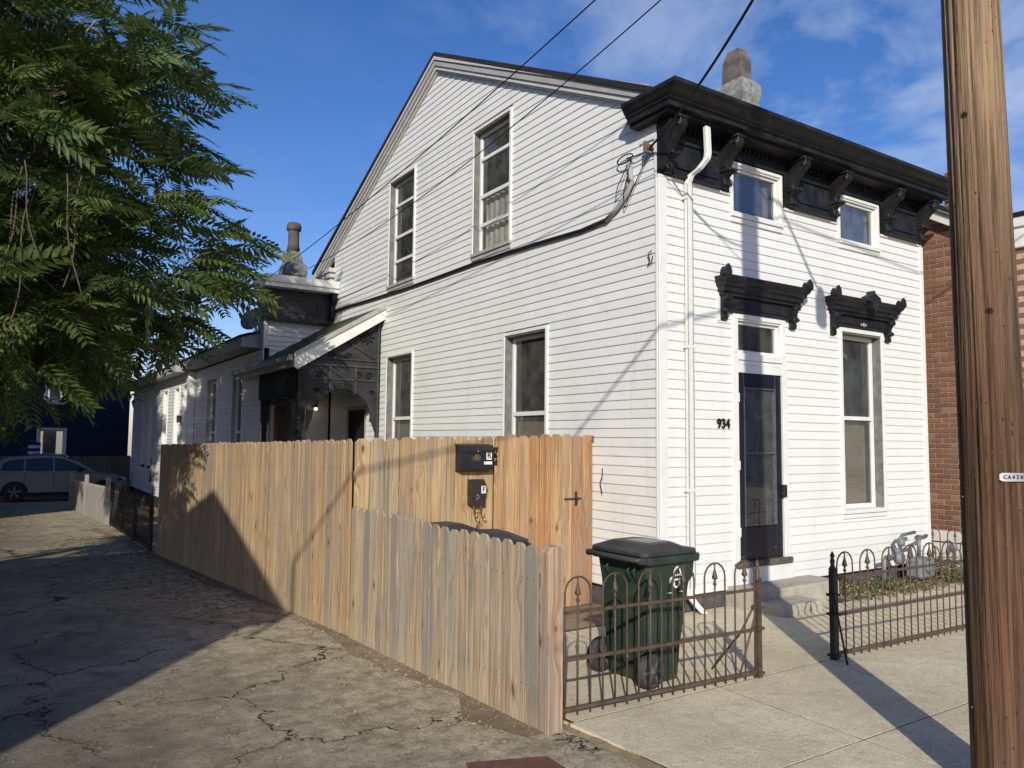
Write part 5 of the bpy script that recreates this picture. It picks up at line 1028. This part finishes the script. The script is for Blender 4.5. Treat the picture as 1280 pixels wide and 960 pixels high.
nprism(rk_(.09, .13), NX-.17, 11.1, 'roof', 'black_shingle'); nprism(rk_(.055, .09), NX-.15, NX+.02, 'rake_trim', 'trim_white'); nprism(rk_(-.04, .055), NX-.10, NX+.02, 'rake_board', 'trim_grey'); nprism(rk_(-.12, -.04), NX-.13, NX+.02, 'rake_trim', 'trim_white')
mb = MB(); mb.box(NX-.10, 11, NY-.35, -.56, 4.58, 4.72); mb.box(NX-.06, 11, NY-.25, -.58, 4.30, 4.58); obj('cornice', mb, 'trim_white', NB, bevel=.01)
mb = MB(); mb.box(NX-.12, 11, NY-.40, -.55, 4.72, 4.78); obj('cornice_cap', mb, 'black_paint', NB)
for x_ in (NX+.0, NX+1.0, NX+2.0): mb = MB(); mb.prism([(NY-.25, 4.0), (NY-.01, 3.95), (NY-.01, 4.3), (NY-.32, 4.3), (NY-.30, 4.15)], x_, x_+.1, lambda t, p, q: (t, p, q)); obj('bracket', mb, 'trim_grey', NB)
mb = MB(); mb.box(NX-.02, NX+.1, NY-.06, NY+.06, 1.75, 2.60); obj('quoin', mb, 'lime_wash', NB)
mb = MB(); mb.box(NX+.05, NX+.5, -.34, .10, 4.7, 5.62); nc = obj('chimney', mb, 'mortar', NB)
for k in range(11):
    for j in range(3):
        y_ = -.36+j*.155; z_ = 4.83+k*.0745; e = .03 if k in (5, 10) else 0
        obj('brick', bk, None, nc, Matrix.Translation((NX+.04-e, y_-e, z_)) @ Matrix.Diagonal((1, .73, 1, 1)))

# ------------------------------------------------------------------ back of the alley
BH = thing('navy_house', 'dark navy two-storey house beyond the parked car', 'house', (-8, 33, gz(0, 33)))
mb = MB(); bo_ = [(-4.60, -3.68, .80, 1.85), (-4.42, -3.66, 3.0, 3.9), (-8.6, -7.7, .8, 1.9), (-8.6, -7.7, 3.0, 4.0)]
wall_cols(mb, lambda u, n, z: (u, 31-n, z), -14, -1.3, -1.0, lambda u: 6.4, bo_); mb.box(-14, -13.9, 31.1, 40, -1, 6.4); mb.box(-1.4, -1.3, 31.1, 40, -1, 6.4); obj('wall', mb, 'navy_siding', BH)
mb = MB()
for a, b, z in rows(-13.98, -1.32, -.8, 6.35, [(o[0]-.07, o[1]+.07, o[2]-.07, o[3]+.07) for o in bo_]): strip(mb, 0, 31, a, b, z)
obj('siding', mb, 'navy_siding', BH, kind='stuff')
for a, b, z0, z1 in bo_: window(BH, lambda u, n, z: (u, 31-n, z), a, b, z0, z1, [], ['glass_screen'], [('curtain', z0, z1, 'curtain', .15, .7)], .08, True, .07)
mb = MB(); mb.prism([(30.6, 6.35), (35.5, 9.0), (40.4, 6.35)], -14.3, -1.1, lambda t, p, q: (t, p, q)); obj('roof', mb, 'roof_grey', BH)
FL = thing('striped_flag', 'blue and white striped flag hanging on the navy house', 'flag', (-4.8, 30.8, 1.2))
for k in range(5):
    mb = MB(); N = 8; vs = []
    for i in range(N+1): x_ = -4.95+.055*i; yy = 30.85+.03*math.sin(i*1.1+k*.3); zt_ = 1.32-.0*i-.12*k; vs += [(x_, yy, zt_), (x_, yy, zt_-.115)]
    mb.add(vs, [(2*i, 2*i+1, 2*i+3, 2*i+2) for i in range(N)]); o = obj('stripe', mb, 'flag_white' if k % 2 else 'flag_blue', FL); s2 = o.modifiers.new('t', 'SOLIDIFY'); s2.thickness = .004
mb = MB().tube([(-4.97, 30.85, 1.38), (-4.6, 30.95, 1.38)], .012, 6); obj('flag_pole', mb, 'galvanised', FL)
mb = MB(); BF = thing('board_fence', 'brown board fence behind the parked car', 'fence', (-6, 29.6, gz(0, 29.6)))
board_run(BF, (-13.5, 29.6), (.4, 29.6), .80, .80, .14, 'far_fence_wood', flip=1)
WPF = thing('picket_fence', 'white picket fence, greyed by painted shade, leaning beside the alley near the car', 'fence', (-3.7, 18, gz(0, 18)))
q = [0]
def pk2(p0, p1):
    p0, p1 = Vector(p0), Vector(p1); d = (p1-p0); n_ = int(d.length/.11); d.normalize(); me = MB().prism([(0, 0), (.085, 0), (.085, .82), (.0425, .90), (0, .82)], 0, .018, lambda t, p, q: (p, t, q)).mesh('picket'); me.materials.append(M['shaded_picket'])
    for i in range(n_):
        a = p0+d*(i*.11); obj('picket', me, None, WPF, Matrix(((d.x, d.y, 0, a.x), (d.y, -d.x, 0, a.y), (0, 0, 1, gz(a.x, a.y)+rnd.uniform(-.01, .01)), (0, 0, 0, 1))))
    for z in (.25, .62):
        c = (p0+p1)/2; mb = MB(); mb.obox((c.x+.04, c.y, gz(c.x, c.y)+z), (Vector((d.x, d.y, gz(0, 1)-gz(0, 0)+0)).normalized(), Vector((d.y, -d.x, 0)), Vector((0, 0, 1))), (p1-p0).length/2, .018, .04); obj('rail', mb, 'shaded_picket', WPF)
pk2((-3.55, 15.3), (-3.88, 22.2))
for (x_, y_) in ((-3.52, 15.2), (-3.7, 19.0), (-3.88, 22.2)): mb = MB(); mb.box(x_-.05, x_+.05, y_-.05, y_+.05, gz(0, y_), gz(0, y_)+1.12); obj('post', mb, 'shaded_picket', WPF)
# meter cluster on the wing wall
mb = MB(); mb.box(-1.66, -1.57, 21.6, 21.9, .35, .75); mb.tube([(-1.6, 21.75, .35), (-1.6, 21.75, -.5)], .03, 6); mb.tube([(-1.6, 22.2, .9), (-1.63, 22.0, .5), (-1.6, 22.3, .1)], .03, 6); tag(obj('utility_box', mb, 'meter_grey'), 'grey meter boxes low on the sunlit rear wing wall', 'utility box')
mb = MB(); mb.box(-1.70, -1.57, 17.15, 17.3, 2.0, 2.2); wl = obj('wall_lantern', mb, 'clay_pot'); tag(wl, 'small copper wall lantern between the wing windows', 'lantern')

# parked SUV ---------------------------------------------------------------
CR = thing('parked_car', 'silver hatchback SUV parked across the end of the alley', 'car', (-4.1, 27.7, gz(0, 27.7)))
cz = gz(0, 27.0); cx0 = -6.15; yc = 27.75; hw = .9
low = [(0, .38), (.0, .62), (.05, .95), (.25, 1.03), (3.05, 1.05), (3.35, 1.02), (4.15, .90), (4.42, .74), (4.48, .50), (4.44, .28), (3.9, .22), (.35, .22), (.1, .26)]
def carsec(prof, ws):
    n = len(prof); vs = []
    for y_, s_, in ws:
        for p, q in prof: vs.append((cx0+2.24+(p-2.24)*s_, yc+y_, cz+q))
    k = len(ws); fs = [tuple(range(n)), tuple(range(k*n-1, (k-1)*n-1, -1))]+[(j*n+i, j*n+(i+1) % n, (j+1)*n+(i+1) % n, (j+1)*n+i) for j in range(k-1) for i in range(n)]
    return MB().add(vs, fs)
cb = carsec(low, [(-hw, .975), (-hw+.08, 1.0), (hw-.08, 1.0), (hw, .975)]); CB = obj('body', cb, 'car_paint', CR, bevel=.04)
gh = [(.04, 1.0), (.22, 1.40), (.50, 1.60), (1.4, 1.68), (2.25, 1.62), (2.80, 1.40), (3.40, 1.03)]
def greenh(shrink, dz, w0, w1, mat, name, bevel=.02):
    vs = []; n = len(gh)
    for s_ in (-1, 1):
        for p, q in gh:
            t = (q-1.0)/.66; yy = yc+s_*(w0+(w1-w0)*t); vs.append((cx0+1.7+(p-1.7)*shrink, yy, cz+q+dz))
    obj(name, MB().add(vs, [tuple(range(n)), tuple(range(2*n-1, n-1, -1))]+[(i, i+n, (i+1) % n+n, (i+1) % n) for i in range(n)]), mat, CR, bevel=bevel)
greenh(1.0, 0, .84, .66, 'car_paint', 'cabin', .03)
for pts in ([(.34, 1.12), (.44, 1.38), (.66, 1.50), (1.05, 1.53), (1.05, 1.10)], [(1.10, 1.10), (1.10, 1.53), (1.55, 1.57), (1.95, 1.57), (1.95, 1.09)], [(2.0, 1.09), (2.0, 1.57), (2.28, 1.53), (2.68, 1.36), (3.12, 1.10)]):
    vs = [(cx0+p, yc-(.84-.18*(q-1.0)/.66)-.012, cz+q) for p, q in pts]; n = len(vs); vs += [(a, b+.02, c) for a, b, c in vs]; obj('side_window', MB().add(vs, [tuple(range(n)), tuple(range(2*n-1, n-1, -1))]+[(i, i+n, (i+1) % n+n, (i+1) % n) for i in range(n)]), 'car_glass', CR)
mb = MB(); mb.add([(cx0+2.42, yc-.60, cz+1.60), (cx0+2.42, yc+.60, cz+1.60), (cx0+3.40, yc+.74, cz+1.045), (cx0+3.40, yc-.74, cz+1.045)], [(0, 1, 2, 3)]); o = obj('windscreen', mb, 'car_glass', CR); s2 = o.modifiers.new('t', 'SOLIDIFY'); s2.thickness = .02
for wx in (.80, 3.62):
    for s_ in (-1, 1):
        w1 = MB().lathe([(.19, -.10), (.33, -.11), (.35, -.06), (.35, .06), (.33, .11), (.19, .10)], (cx0+wx, yc+s_*(hw-.07), cz+.35), 28, 'y'); wh = obj('wheel', w1, 'rubber', CR)
        w2 = MB(); w2.lathe([(0, -.06), (.19, -.055), (.2, .0), (.19, .055), (0, .06)], (cx0+wx, yc+s_*(hw-.03), cz+.35), 20, 'y'); obj('rim_back', w2, 'car_black', wh)
        w3 = MB()
        for k in range(5): a_ = k*1.2566+.3; dx, dz = math.cos(a_), math.sin(a_); w3.obox((cx0+wx+dx*.10, yc+s_*(hw+.025), cz+.35+dz*.10), (Vector((dx, 0, dz)), Vector((0, 1, 0)), Vector((-dz, 0, dx))), .10, .03, .032)
        obj('rim', w3, 'alloy', wh)
        arch = [(cx0+wx+.42*math.cos(t*math.pi/12), cz+.33+.42*math.sin(t*math.pi/12)) for t in range(13)]; inn = [(cx0+wx+.05*math.cos(t*math.pi/12), cz+.33+.05*math.sin(t*math.pi/12)) for t in range(12, -1, -1)]
        mb = MB()
        for t in range(12): a, b, c_, d__ = arch[t], arch[t+1], inn[11-t], inn[12-t]; mb.add([(p[0], yc+s_*(hw+.012)+e, p[1]) for e in (0, -s_*.05) for p in (a, b, c_, d__)], [(0, 1, 2, 3), (7, 6, 5, 4), (0, 4, 5, 1), (2, 6, 7, 3)])
        obj('wheel_arch', mb, 'car_black', CR)
mb = MB(); mb.box(cx0+.35, cx0+4.1, yc-hw-.008, yc-hw+.03, cz+.22, cz+.34); obj('sill_trim', mb, 'car_black', CR)
mb = MB(); mb.box(cx0-.01, cx0+.28, yc-hw-.0, yc-hw+.25, cz+.86, cz+1.0); obj('tail_light', mb, 'tail_red', CR, bevel=.02)
mb = MB(); mb.box(cx0+4.05, cx0+4.36, yc-hw+.0, yc-hw+.3, cz+.70, cz+.84); obj('headlight', mb, 'plate_steel', CR, bevel=.03)
mb = MB(); mb.box(cx0+2.72, cx0+2.92, yc-hw-.16, yc-hw-.0, cz+1.08, cz+1.22); obj('mirror', mb, 'car_black', CR, bevel=.03)
for p in (1.5, 2.42): mb = MB(); mb.box(cx0+p, cx0+p+.16, yc-hw-.02, yc-hw+.01, cz+.90, cz+.93); obj('door_handle', mb, 'car_paint', CR)
for p in (1.075, 1.975, 3.1): mb = MB(); mb.box(cx0+p-.006, cx0+p+.006, yc-hw-.003, yc-hw+.02, cz+.36, cz+1.05); obj('door_gap', mb, 'car_black', CR)
mb = MB(); mb.tube([(cx0+.7, yc-.62, cz+1.62), (cx0+1.5, yc-.62, cz+1.70), (cx0+2.3, yc-.62, cz+1.65)], .018, 6); obj('roof_rail', mb, 'car_black', CR)

# ------------------------------------------------------------------ house across the alley (casts the gable shadow) and others seen in reflections
def gable_house(label, x0, x1, y0, y1, ze, zp, mat, ops_side, ops_front, ridge_x=True, name='gable_house'):
    G_ = thing(name, label, 'house', (.5*(x0+x1), .5*(y0+y1), gz(0, y0))); zg = min(gz(0, y0), gz(0, y1))-.3; mb = MB()
    ym = .5*(y0+y1)
    poly = [(y0, zg), (y1, zg), (y1, ze), (ym, zp), (y0, ze)]
    mb.prism(poly, x0, x1, lambda t, p, q: (t, p, q)); obj('wall', mb, mat, G_)
    s_ = (zp-ze)/(ym-y0); e = .22
    obj('roof', MB().prism([(y0-e, ze-e*s_+.01), (ym, zp+.01), (y1+e, ze-e*s_+.01), (y1+e, ze-e*s_+.10), (ym, zp+.10), (y0-e, ze-e*s_+.10)], x0-.15, x1+.15, lambda t, p, q: (t, p, q)), 'roof_grey', G_)
    for a, b, z0, z1 in ops_side:            # on the x1 face (towards +x)
        f = MB(); 
        for p, q, r_, t in ((a-.08, b+.08, z0-.08, z0), (a-.08, b+.08, z1, z1+.08), (a-.08, a, z0, z1), (b, b+.08, z0, z1), (a, b, .5*(z0+z1)-.02, .5*(z0+z1)+.02)): f.box(x1, x1+.05, p, q, r_, t)
        w_ = obj('window', f, 'trim_white', G_); g_ = MB().box(x1+.004, x1+.02, a, b, z0, z1); obj('pane', g_, 'car_glass', w_)
    for a, b, z0, z1 in ops_front:           # on the y1 face (towards +y)
        f = MB()
        for p, q, r_, t in ((a-.08, b+.08, z0-.08, z0), (a-.08, b+.08, z1, z1+.08), (a-.08, a, z0, z1), (b, b+.08, z0, z1)): f.box(p, q, y1, y1+.05, r_, t)
        w_ = obj('window', f, 'trim_white', G_); g_ = MB().box(a, b, y1+.004, y1+.02, z0, z1); obj('pane', g_, 'car_glass', w_)
    return G_
gable_house('low gabled house across the alley from the plank fence', -15.5, -9.65, -5.75, .35, 4.55, 5.55, 'house_left', [(-4.2, -3.2, 1.0, 2.6), (-1.8, -.8, 1.0, 2.6)], [])
gable_house('cream gabled house across the alley, further back', -17, -11.0, 12, 19, 5.0, 8.2, 'house_cream', [(13.4, 14.4, 1, 2.8), (16.4, 17.4, 1, 2.8), (15, 16, 4.6, 6)], [])
gable_house('cream gabled house across the street, right of the street tree', 12, 19, -25, -17, 5.2, 8.6, 'house_cream', [], [(13.2, 14.2, 1, 2.8), (16.6, 17.6, 1, 2.8), (14.9, 15.9, 4.0, 5.0)])
gable_house('grey house across the street, right of the cream one', 21, 28, -25, -17, 5.0, 8.0, 'house_left', [], [(22.5, 23.5, 1, 2.8), (25.5, 26.5, 1, 2.8)])
gable_house('tall cream house at the far end across the street', 30, 38, -26, -17, 6.0, 9.4, 'house_cream', [], [(31.5, 32.5, 1, 2.8), (34.5, 35.5, 1, 2.8)])
ms_ = obj('service_mast', MB().tube([(-9.50, -5.9, 4.2), (-9.50, -5.9, 5.20), (-9.4, -5.9, 5.24)], .03, 6), 'galvanised'); tag(ms_, 'grey service mast on the corner of the house across the alley', 'mast')

# ------------------------------------------------------------------ trees
def frond_mesh(nl, L_, seed, wl=.030):
    r_ = random.Random(seed); vs = []; fs = []
    P = lambda t: (L_*t, 0, -.28*L_*t*t)
    n = 6; b = 0
    for i in range(n+1): x, y, z = P(i/n); vs += [(x, -.0025, z), (x, .0025, z+.002)]
    fs += [(2*i, 2*i+2, 2*i+3, 2*i+1) for i in range(n)]
    for i in range(nl):
        t = .16+.84*i/(nl-1); x, y, z = P(t)
        ll = L_*(.18+.10*math.sin(math.pi*min(1, t*1.05)))*r_.uniform(.85, 1.1); w_ = wl*r_.uniform(.8, 1.15)*L_/.7
        for s_ in (-1, 1):
            a = R(62)*s_*(1-.35*t)+r_.uniform(-.12, .12); dx, dy = math.cos(a), math.sin(a); dr = r_.uniform(.18, .42); nx, ny = -dy, dx; o = len(vs)
            vs += [(x, y, z), (x+dx*ll*.35+nx*w_, y+dy*ll*.35+ny*w_, z-dr*ll*.22+.004), (x+dx*ll, y+dy*ll, z-dr*ll), (x+dx*ll*.35-nx*w_, y+dy*ll*.35-ny*w_, z-dr*ll*.22+.004), (x+dx*ll*.4, y+dy*ll*.4, z-dr*ll*.30-.004)]
            fs += [(o, o+1, o+4), (o+1, o+2, o+4), (o+2, o+3, o+4), (o+3, o, o+4)]
    return np.array(vs), fs
FRD = [frond_mesh(n, L_, s_, .027) for n, L_, s_ in ((10, .68, 1), (11, .84, 2), (8, .52, 3), (10, .76, 4))]
FRM = []
for v_, f_ in FRD:
    me = bpy.data.meshes.new('leaf'); me.from_pydata([tuple(p) for p in v_], [], f_); me.materials.append(M['leaf']); FRM.append(me)
def leafy_tree(label, base, blobs, ntips, seed, nsep=300, per=(6, 10), scale=1.0, name='tree_of_heaven', trunk=True, hang=None):
    r_ = random.Random(seed); T_ = thing(name, label, 'tree', base); tips = []
    tot = sum(b[1][0]*b[1][1]*b[1][2] for b in blobs)
    for c, rr in blobs:
        for _ in range(int(ntips*rr[0]*rr[1]*rr[2]/tot)):
            while True:
                p = Vector((r_.gauss(0, 1), r_.gauss(0, 1), r_.gauss(0, 1))).normalized()*(r_.random()**.28)
                break
            tips.append((Vector(c)+Vector((p.x*rr[0], p.y*rr[1], p.z*rr[2])), p))
    inst = []
    for p, out_d in tips:
        az0 = r_.uniform(0, 6.28)
        for k in range(r_.randint(*per)):
            az = az0+k*2.4+r_.uniform(-.3, .3); d = Vector((math.cos(az), math.sin(az), r_.uniform(-.25, .35)))+Vector(out_d)*.9; d.normalize()
            up = Vector((0, 0, 1)); sdv = up.cross(d)
            if sdv.length < .1: continue
            sdv.normalize(); up2 = d.cross(sdv); s_ = r_.uniform(.75, 1.15)*scale
            rl_ = r_.gauss(0, .65); sd2 = sdv*math.cos(rl_)+up2*math.sin(rl_); up3 = up2*math.cos(rl_)-sdv*math.sin(rl_)
            m_ = Matrix(((d.x*s_, sd2.x*s_, up3.x*s_, p.x), (d.y*s_, sd2.y*s_, up3.y*s_, p.y), (d.z*s_, sd2.z*s_, up3.z*s_, p.z), (0, 0, 0, 1)))
            inst.append((m_, r_.randrange(4)))
    cv = Vector(CAM); axx = Vector((CM[0][2], CM[1][2], CM[2][2]))
    def key(it):
        p = it[0].translation-cv; dep = -p.dot(axx); lat = p.x*CM[0][0]+p.y*CM[1][0]+p.z*CM[2][0]; up_ = p.x*CM[0][1]+p.y*CM[1][1]+p.z*CM[2][1]
        vis = dep > 1 and lat/dep > -.68 and up_/dep < .5
        return p.length if vis else p.length+100
    inst.sort(key=key)
    for m_, k in inst[:nsep]: obj('leaf', FRM[k], None, T_, m_)
    VV = []; FF = []; o = 0; LT = []; LS = []
    for k in range(4):
        v4 = np.c_[FRD[k][0], np.ones(len(FRD[k][0]))]; fl = FRD[k][1]
        for m_, kk in inst[nsep:]:
            if kk != k: continue
            VV.append((v4 @ np.array(m_).T)[:, :3]); 
            FF.append((o, k)); o += len(v4)
    V = np.concatenate(VV); loops = []; tot_ = []
    cachef = {k: (np.concatenate([np.array(f) for f in FRD[k][1]]), np.array([len(f) for f in FRD[k][1]])) for k in range(4)}
    for off, k in FF: loops.append(cachef[k][0]+off); tot_.append(cachef[k][1])
    loops = np.concatenate(loops); tot_ = np.concatenate(tot_); st_ = np.concatenate([[0], np.cumsum(tot_)[:-1]])
    me = bpy.data.meshes.new('crown'); me.vertices.add(len(V)); me.vertices.foreach_set('co', V.astype(np.float32).ravel()); me.loops.add(len(loops)); me.loops.foreach_set('vertex_index', loops.astype(np.int32))
    me.polygons.add(len(tot_)); me.polygons.foreach_set('loop_start', st_.astype(np.int32)); me.polygons.foreach_set('loop_total', tot_.astype(np.int32)); me.update(calc_edges=True); me.materials.append(M['leaf'])
    obj('crown', me, None, T_, kind='stuff')
    if trunk:
        mb = MB(); b = Vector(base); c0 = Vector(blobs[0][0]); top = Vector((b.x*.6+c0.x*.4, b.y*.6+c0.y*.4, c0.z+.3))
        pth = [b+(top-b)*t+Vector((.12*math.sin(t*5), .1*math.cos(t*4), 0)) for t in [i/8 for i in range(9)]]; mb.tube(pth, [.17-.012*i for i in range(9)], 10); obj('trunk', mb, 'bark', T_)
        mb = MB(); st2 = r_.sample(tips, min(110, len(tips)))
        for i, (p, od) in enumerate(st2):
            s0 = pth[r_.randint(3, 8)] if i < 26 else st2[r_.randrange(26)][0]; md = s0.lerp(p, .5)+Vector((0, 0, r_.uniform(.0, .35)))
            w_ = .035 if i < 26 else .010; mb.tube([s0, s0.lerp(md, .6), md.lerp(p, .4), p], [w_, w_*.7, w_*.45, .005], 5)
        obj('branch', mb, 'twig', T_, kind='stuff')
    return T_, tips
TB = [((-5.75, 5.7, 4.3), (2.7, 2.4, 2.1)), ((-6.3, 5.6, 6.4), (2.7, 2.5, 2.4)), ((-6.5, 4.9, 3.1), (1.6, 1.6, 1.1)), ((-4.7, 6.9, 3.7), (1.5, 1.5, 1.0)), ((-5.7, 4.9, 2.95), (1.2, 1.1, .8)), ((-6.5, 8.8, 5.0), (2.0, 1.9, 2.0))]
leafy_tree('leafy tree of heaven hanging over the alley at upper left', (-8.3, 5.9, gz(0, 5.9)), TB, 600, 5, per=(5, 9))
# vines inside the crown
mb = MB(); rv = random.Random(3)
for k in range(6):
    x_, y_ = -5.3+rv.uniform(-.35, .25), 3.15+rv.uniform(-.15, .3); z_ = rv.uniform(3.7, 4.4); L_ = rv.uniform(.8, 1.6); ph = rv.uniform(0, 6)
    mb.tube([(x_+.035*math.sin(ph+i*.8)+.03*i*math.sin(ph), y_+.03*math.cos(ph+i*.7), z_-L_*i/7) for i in range(8)], .007, 4)
o = obj('hanging_vines', mb, 'bark', kind='stuff'); o['label'] = 'thin bare vines hanging inside the tree crown'; o['category'] = 'vines'
leafy_tree('broad tree across the alley behind the tree of heaven', (-10.0, 16.5, gz(0, 16)), [((-9.6, 16.5, 7.6), (3.2, 3.2, 4.6))], 230, 21, 0, scale=1.7, name='alley_tree')
leafy_tree('tall tree farther up the alley on the left', (-11.5, 25, gz(0, 25)), [((-11.0, 24.5, 8.5), (3.4, 3.4, 5.6))], 230, 22, 0, scale=1.9, name='alley_tree')
leafy_tree('unseen tree added beside the cream house to block sky light', (-13.0, 10.8, gz(0, 10)), [((-12.3, 14.6, 8.2), (3.2, 2.6, 3.6))], 230, 25, 0, scale=1.9, name='alley_tree')  # out-of-view crown put here to cut sky light on the alley
leafy_tree('tree across the street behind the camera', (-22.9, -24.7, gz(0, -24)), [((-22.9, -24.7, 9.3), (2.0, 2.0, 3.0))], 150, 23, 0, scale=1.6, name='street_tree')
leafy_tree('small bright tree behind the rear wing roof', (3.0, 32.5, gz(0, 32.5)), [((3.0, 32.5, 3.6), (1.8, 1.6, 2.0))], 110, 9, 0, scale=1.3, name='distant_tree')
leafy_tree('small tree at the left end of the navy house', (-10.8, 21, gz(0, 21)), [((-10.6, 21, 2.6), (1.6, 1.6, 2.6))], 130, 12, 0, scale=1.3, name='roadside_tree')
mb = MB(); mb.tube([(1.6, 24, 3.5), (1.6, 24, 5.25)], .03, 6); mb.tube([(1.45, 24, 5.0), (1.75, 24, 5.0)], .02, 5); mb.tube([(1.5, 24, 4.8), (1.7, 24, 4.8)], .02, 5); tag(obj('roof_mast', mb, 'galvanised'), 'thin grey mast rising behind the rear wing roof', 'mast')
print('objects', len(bpy.data.objects))
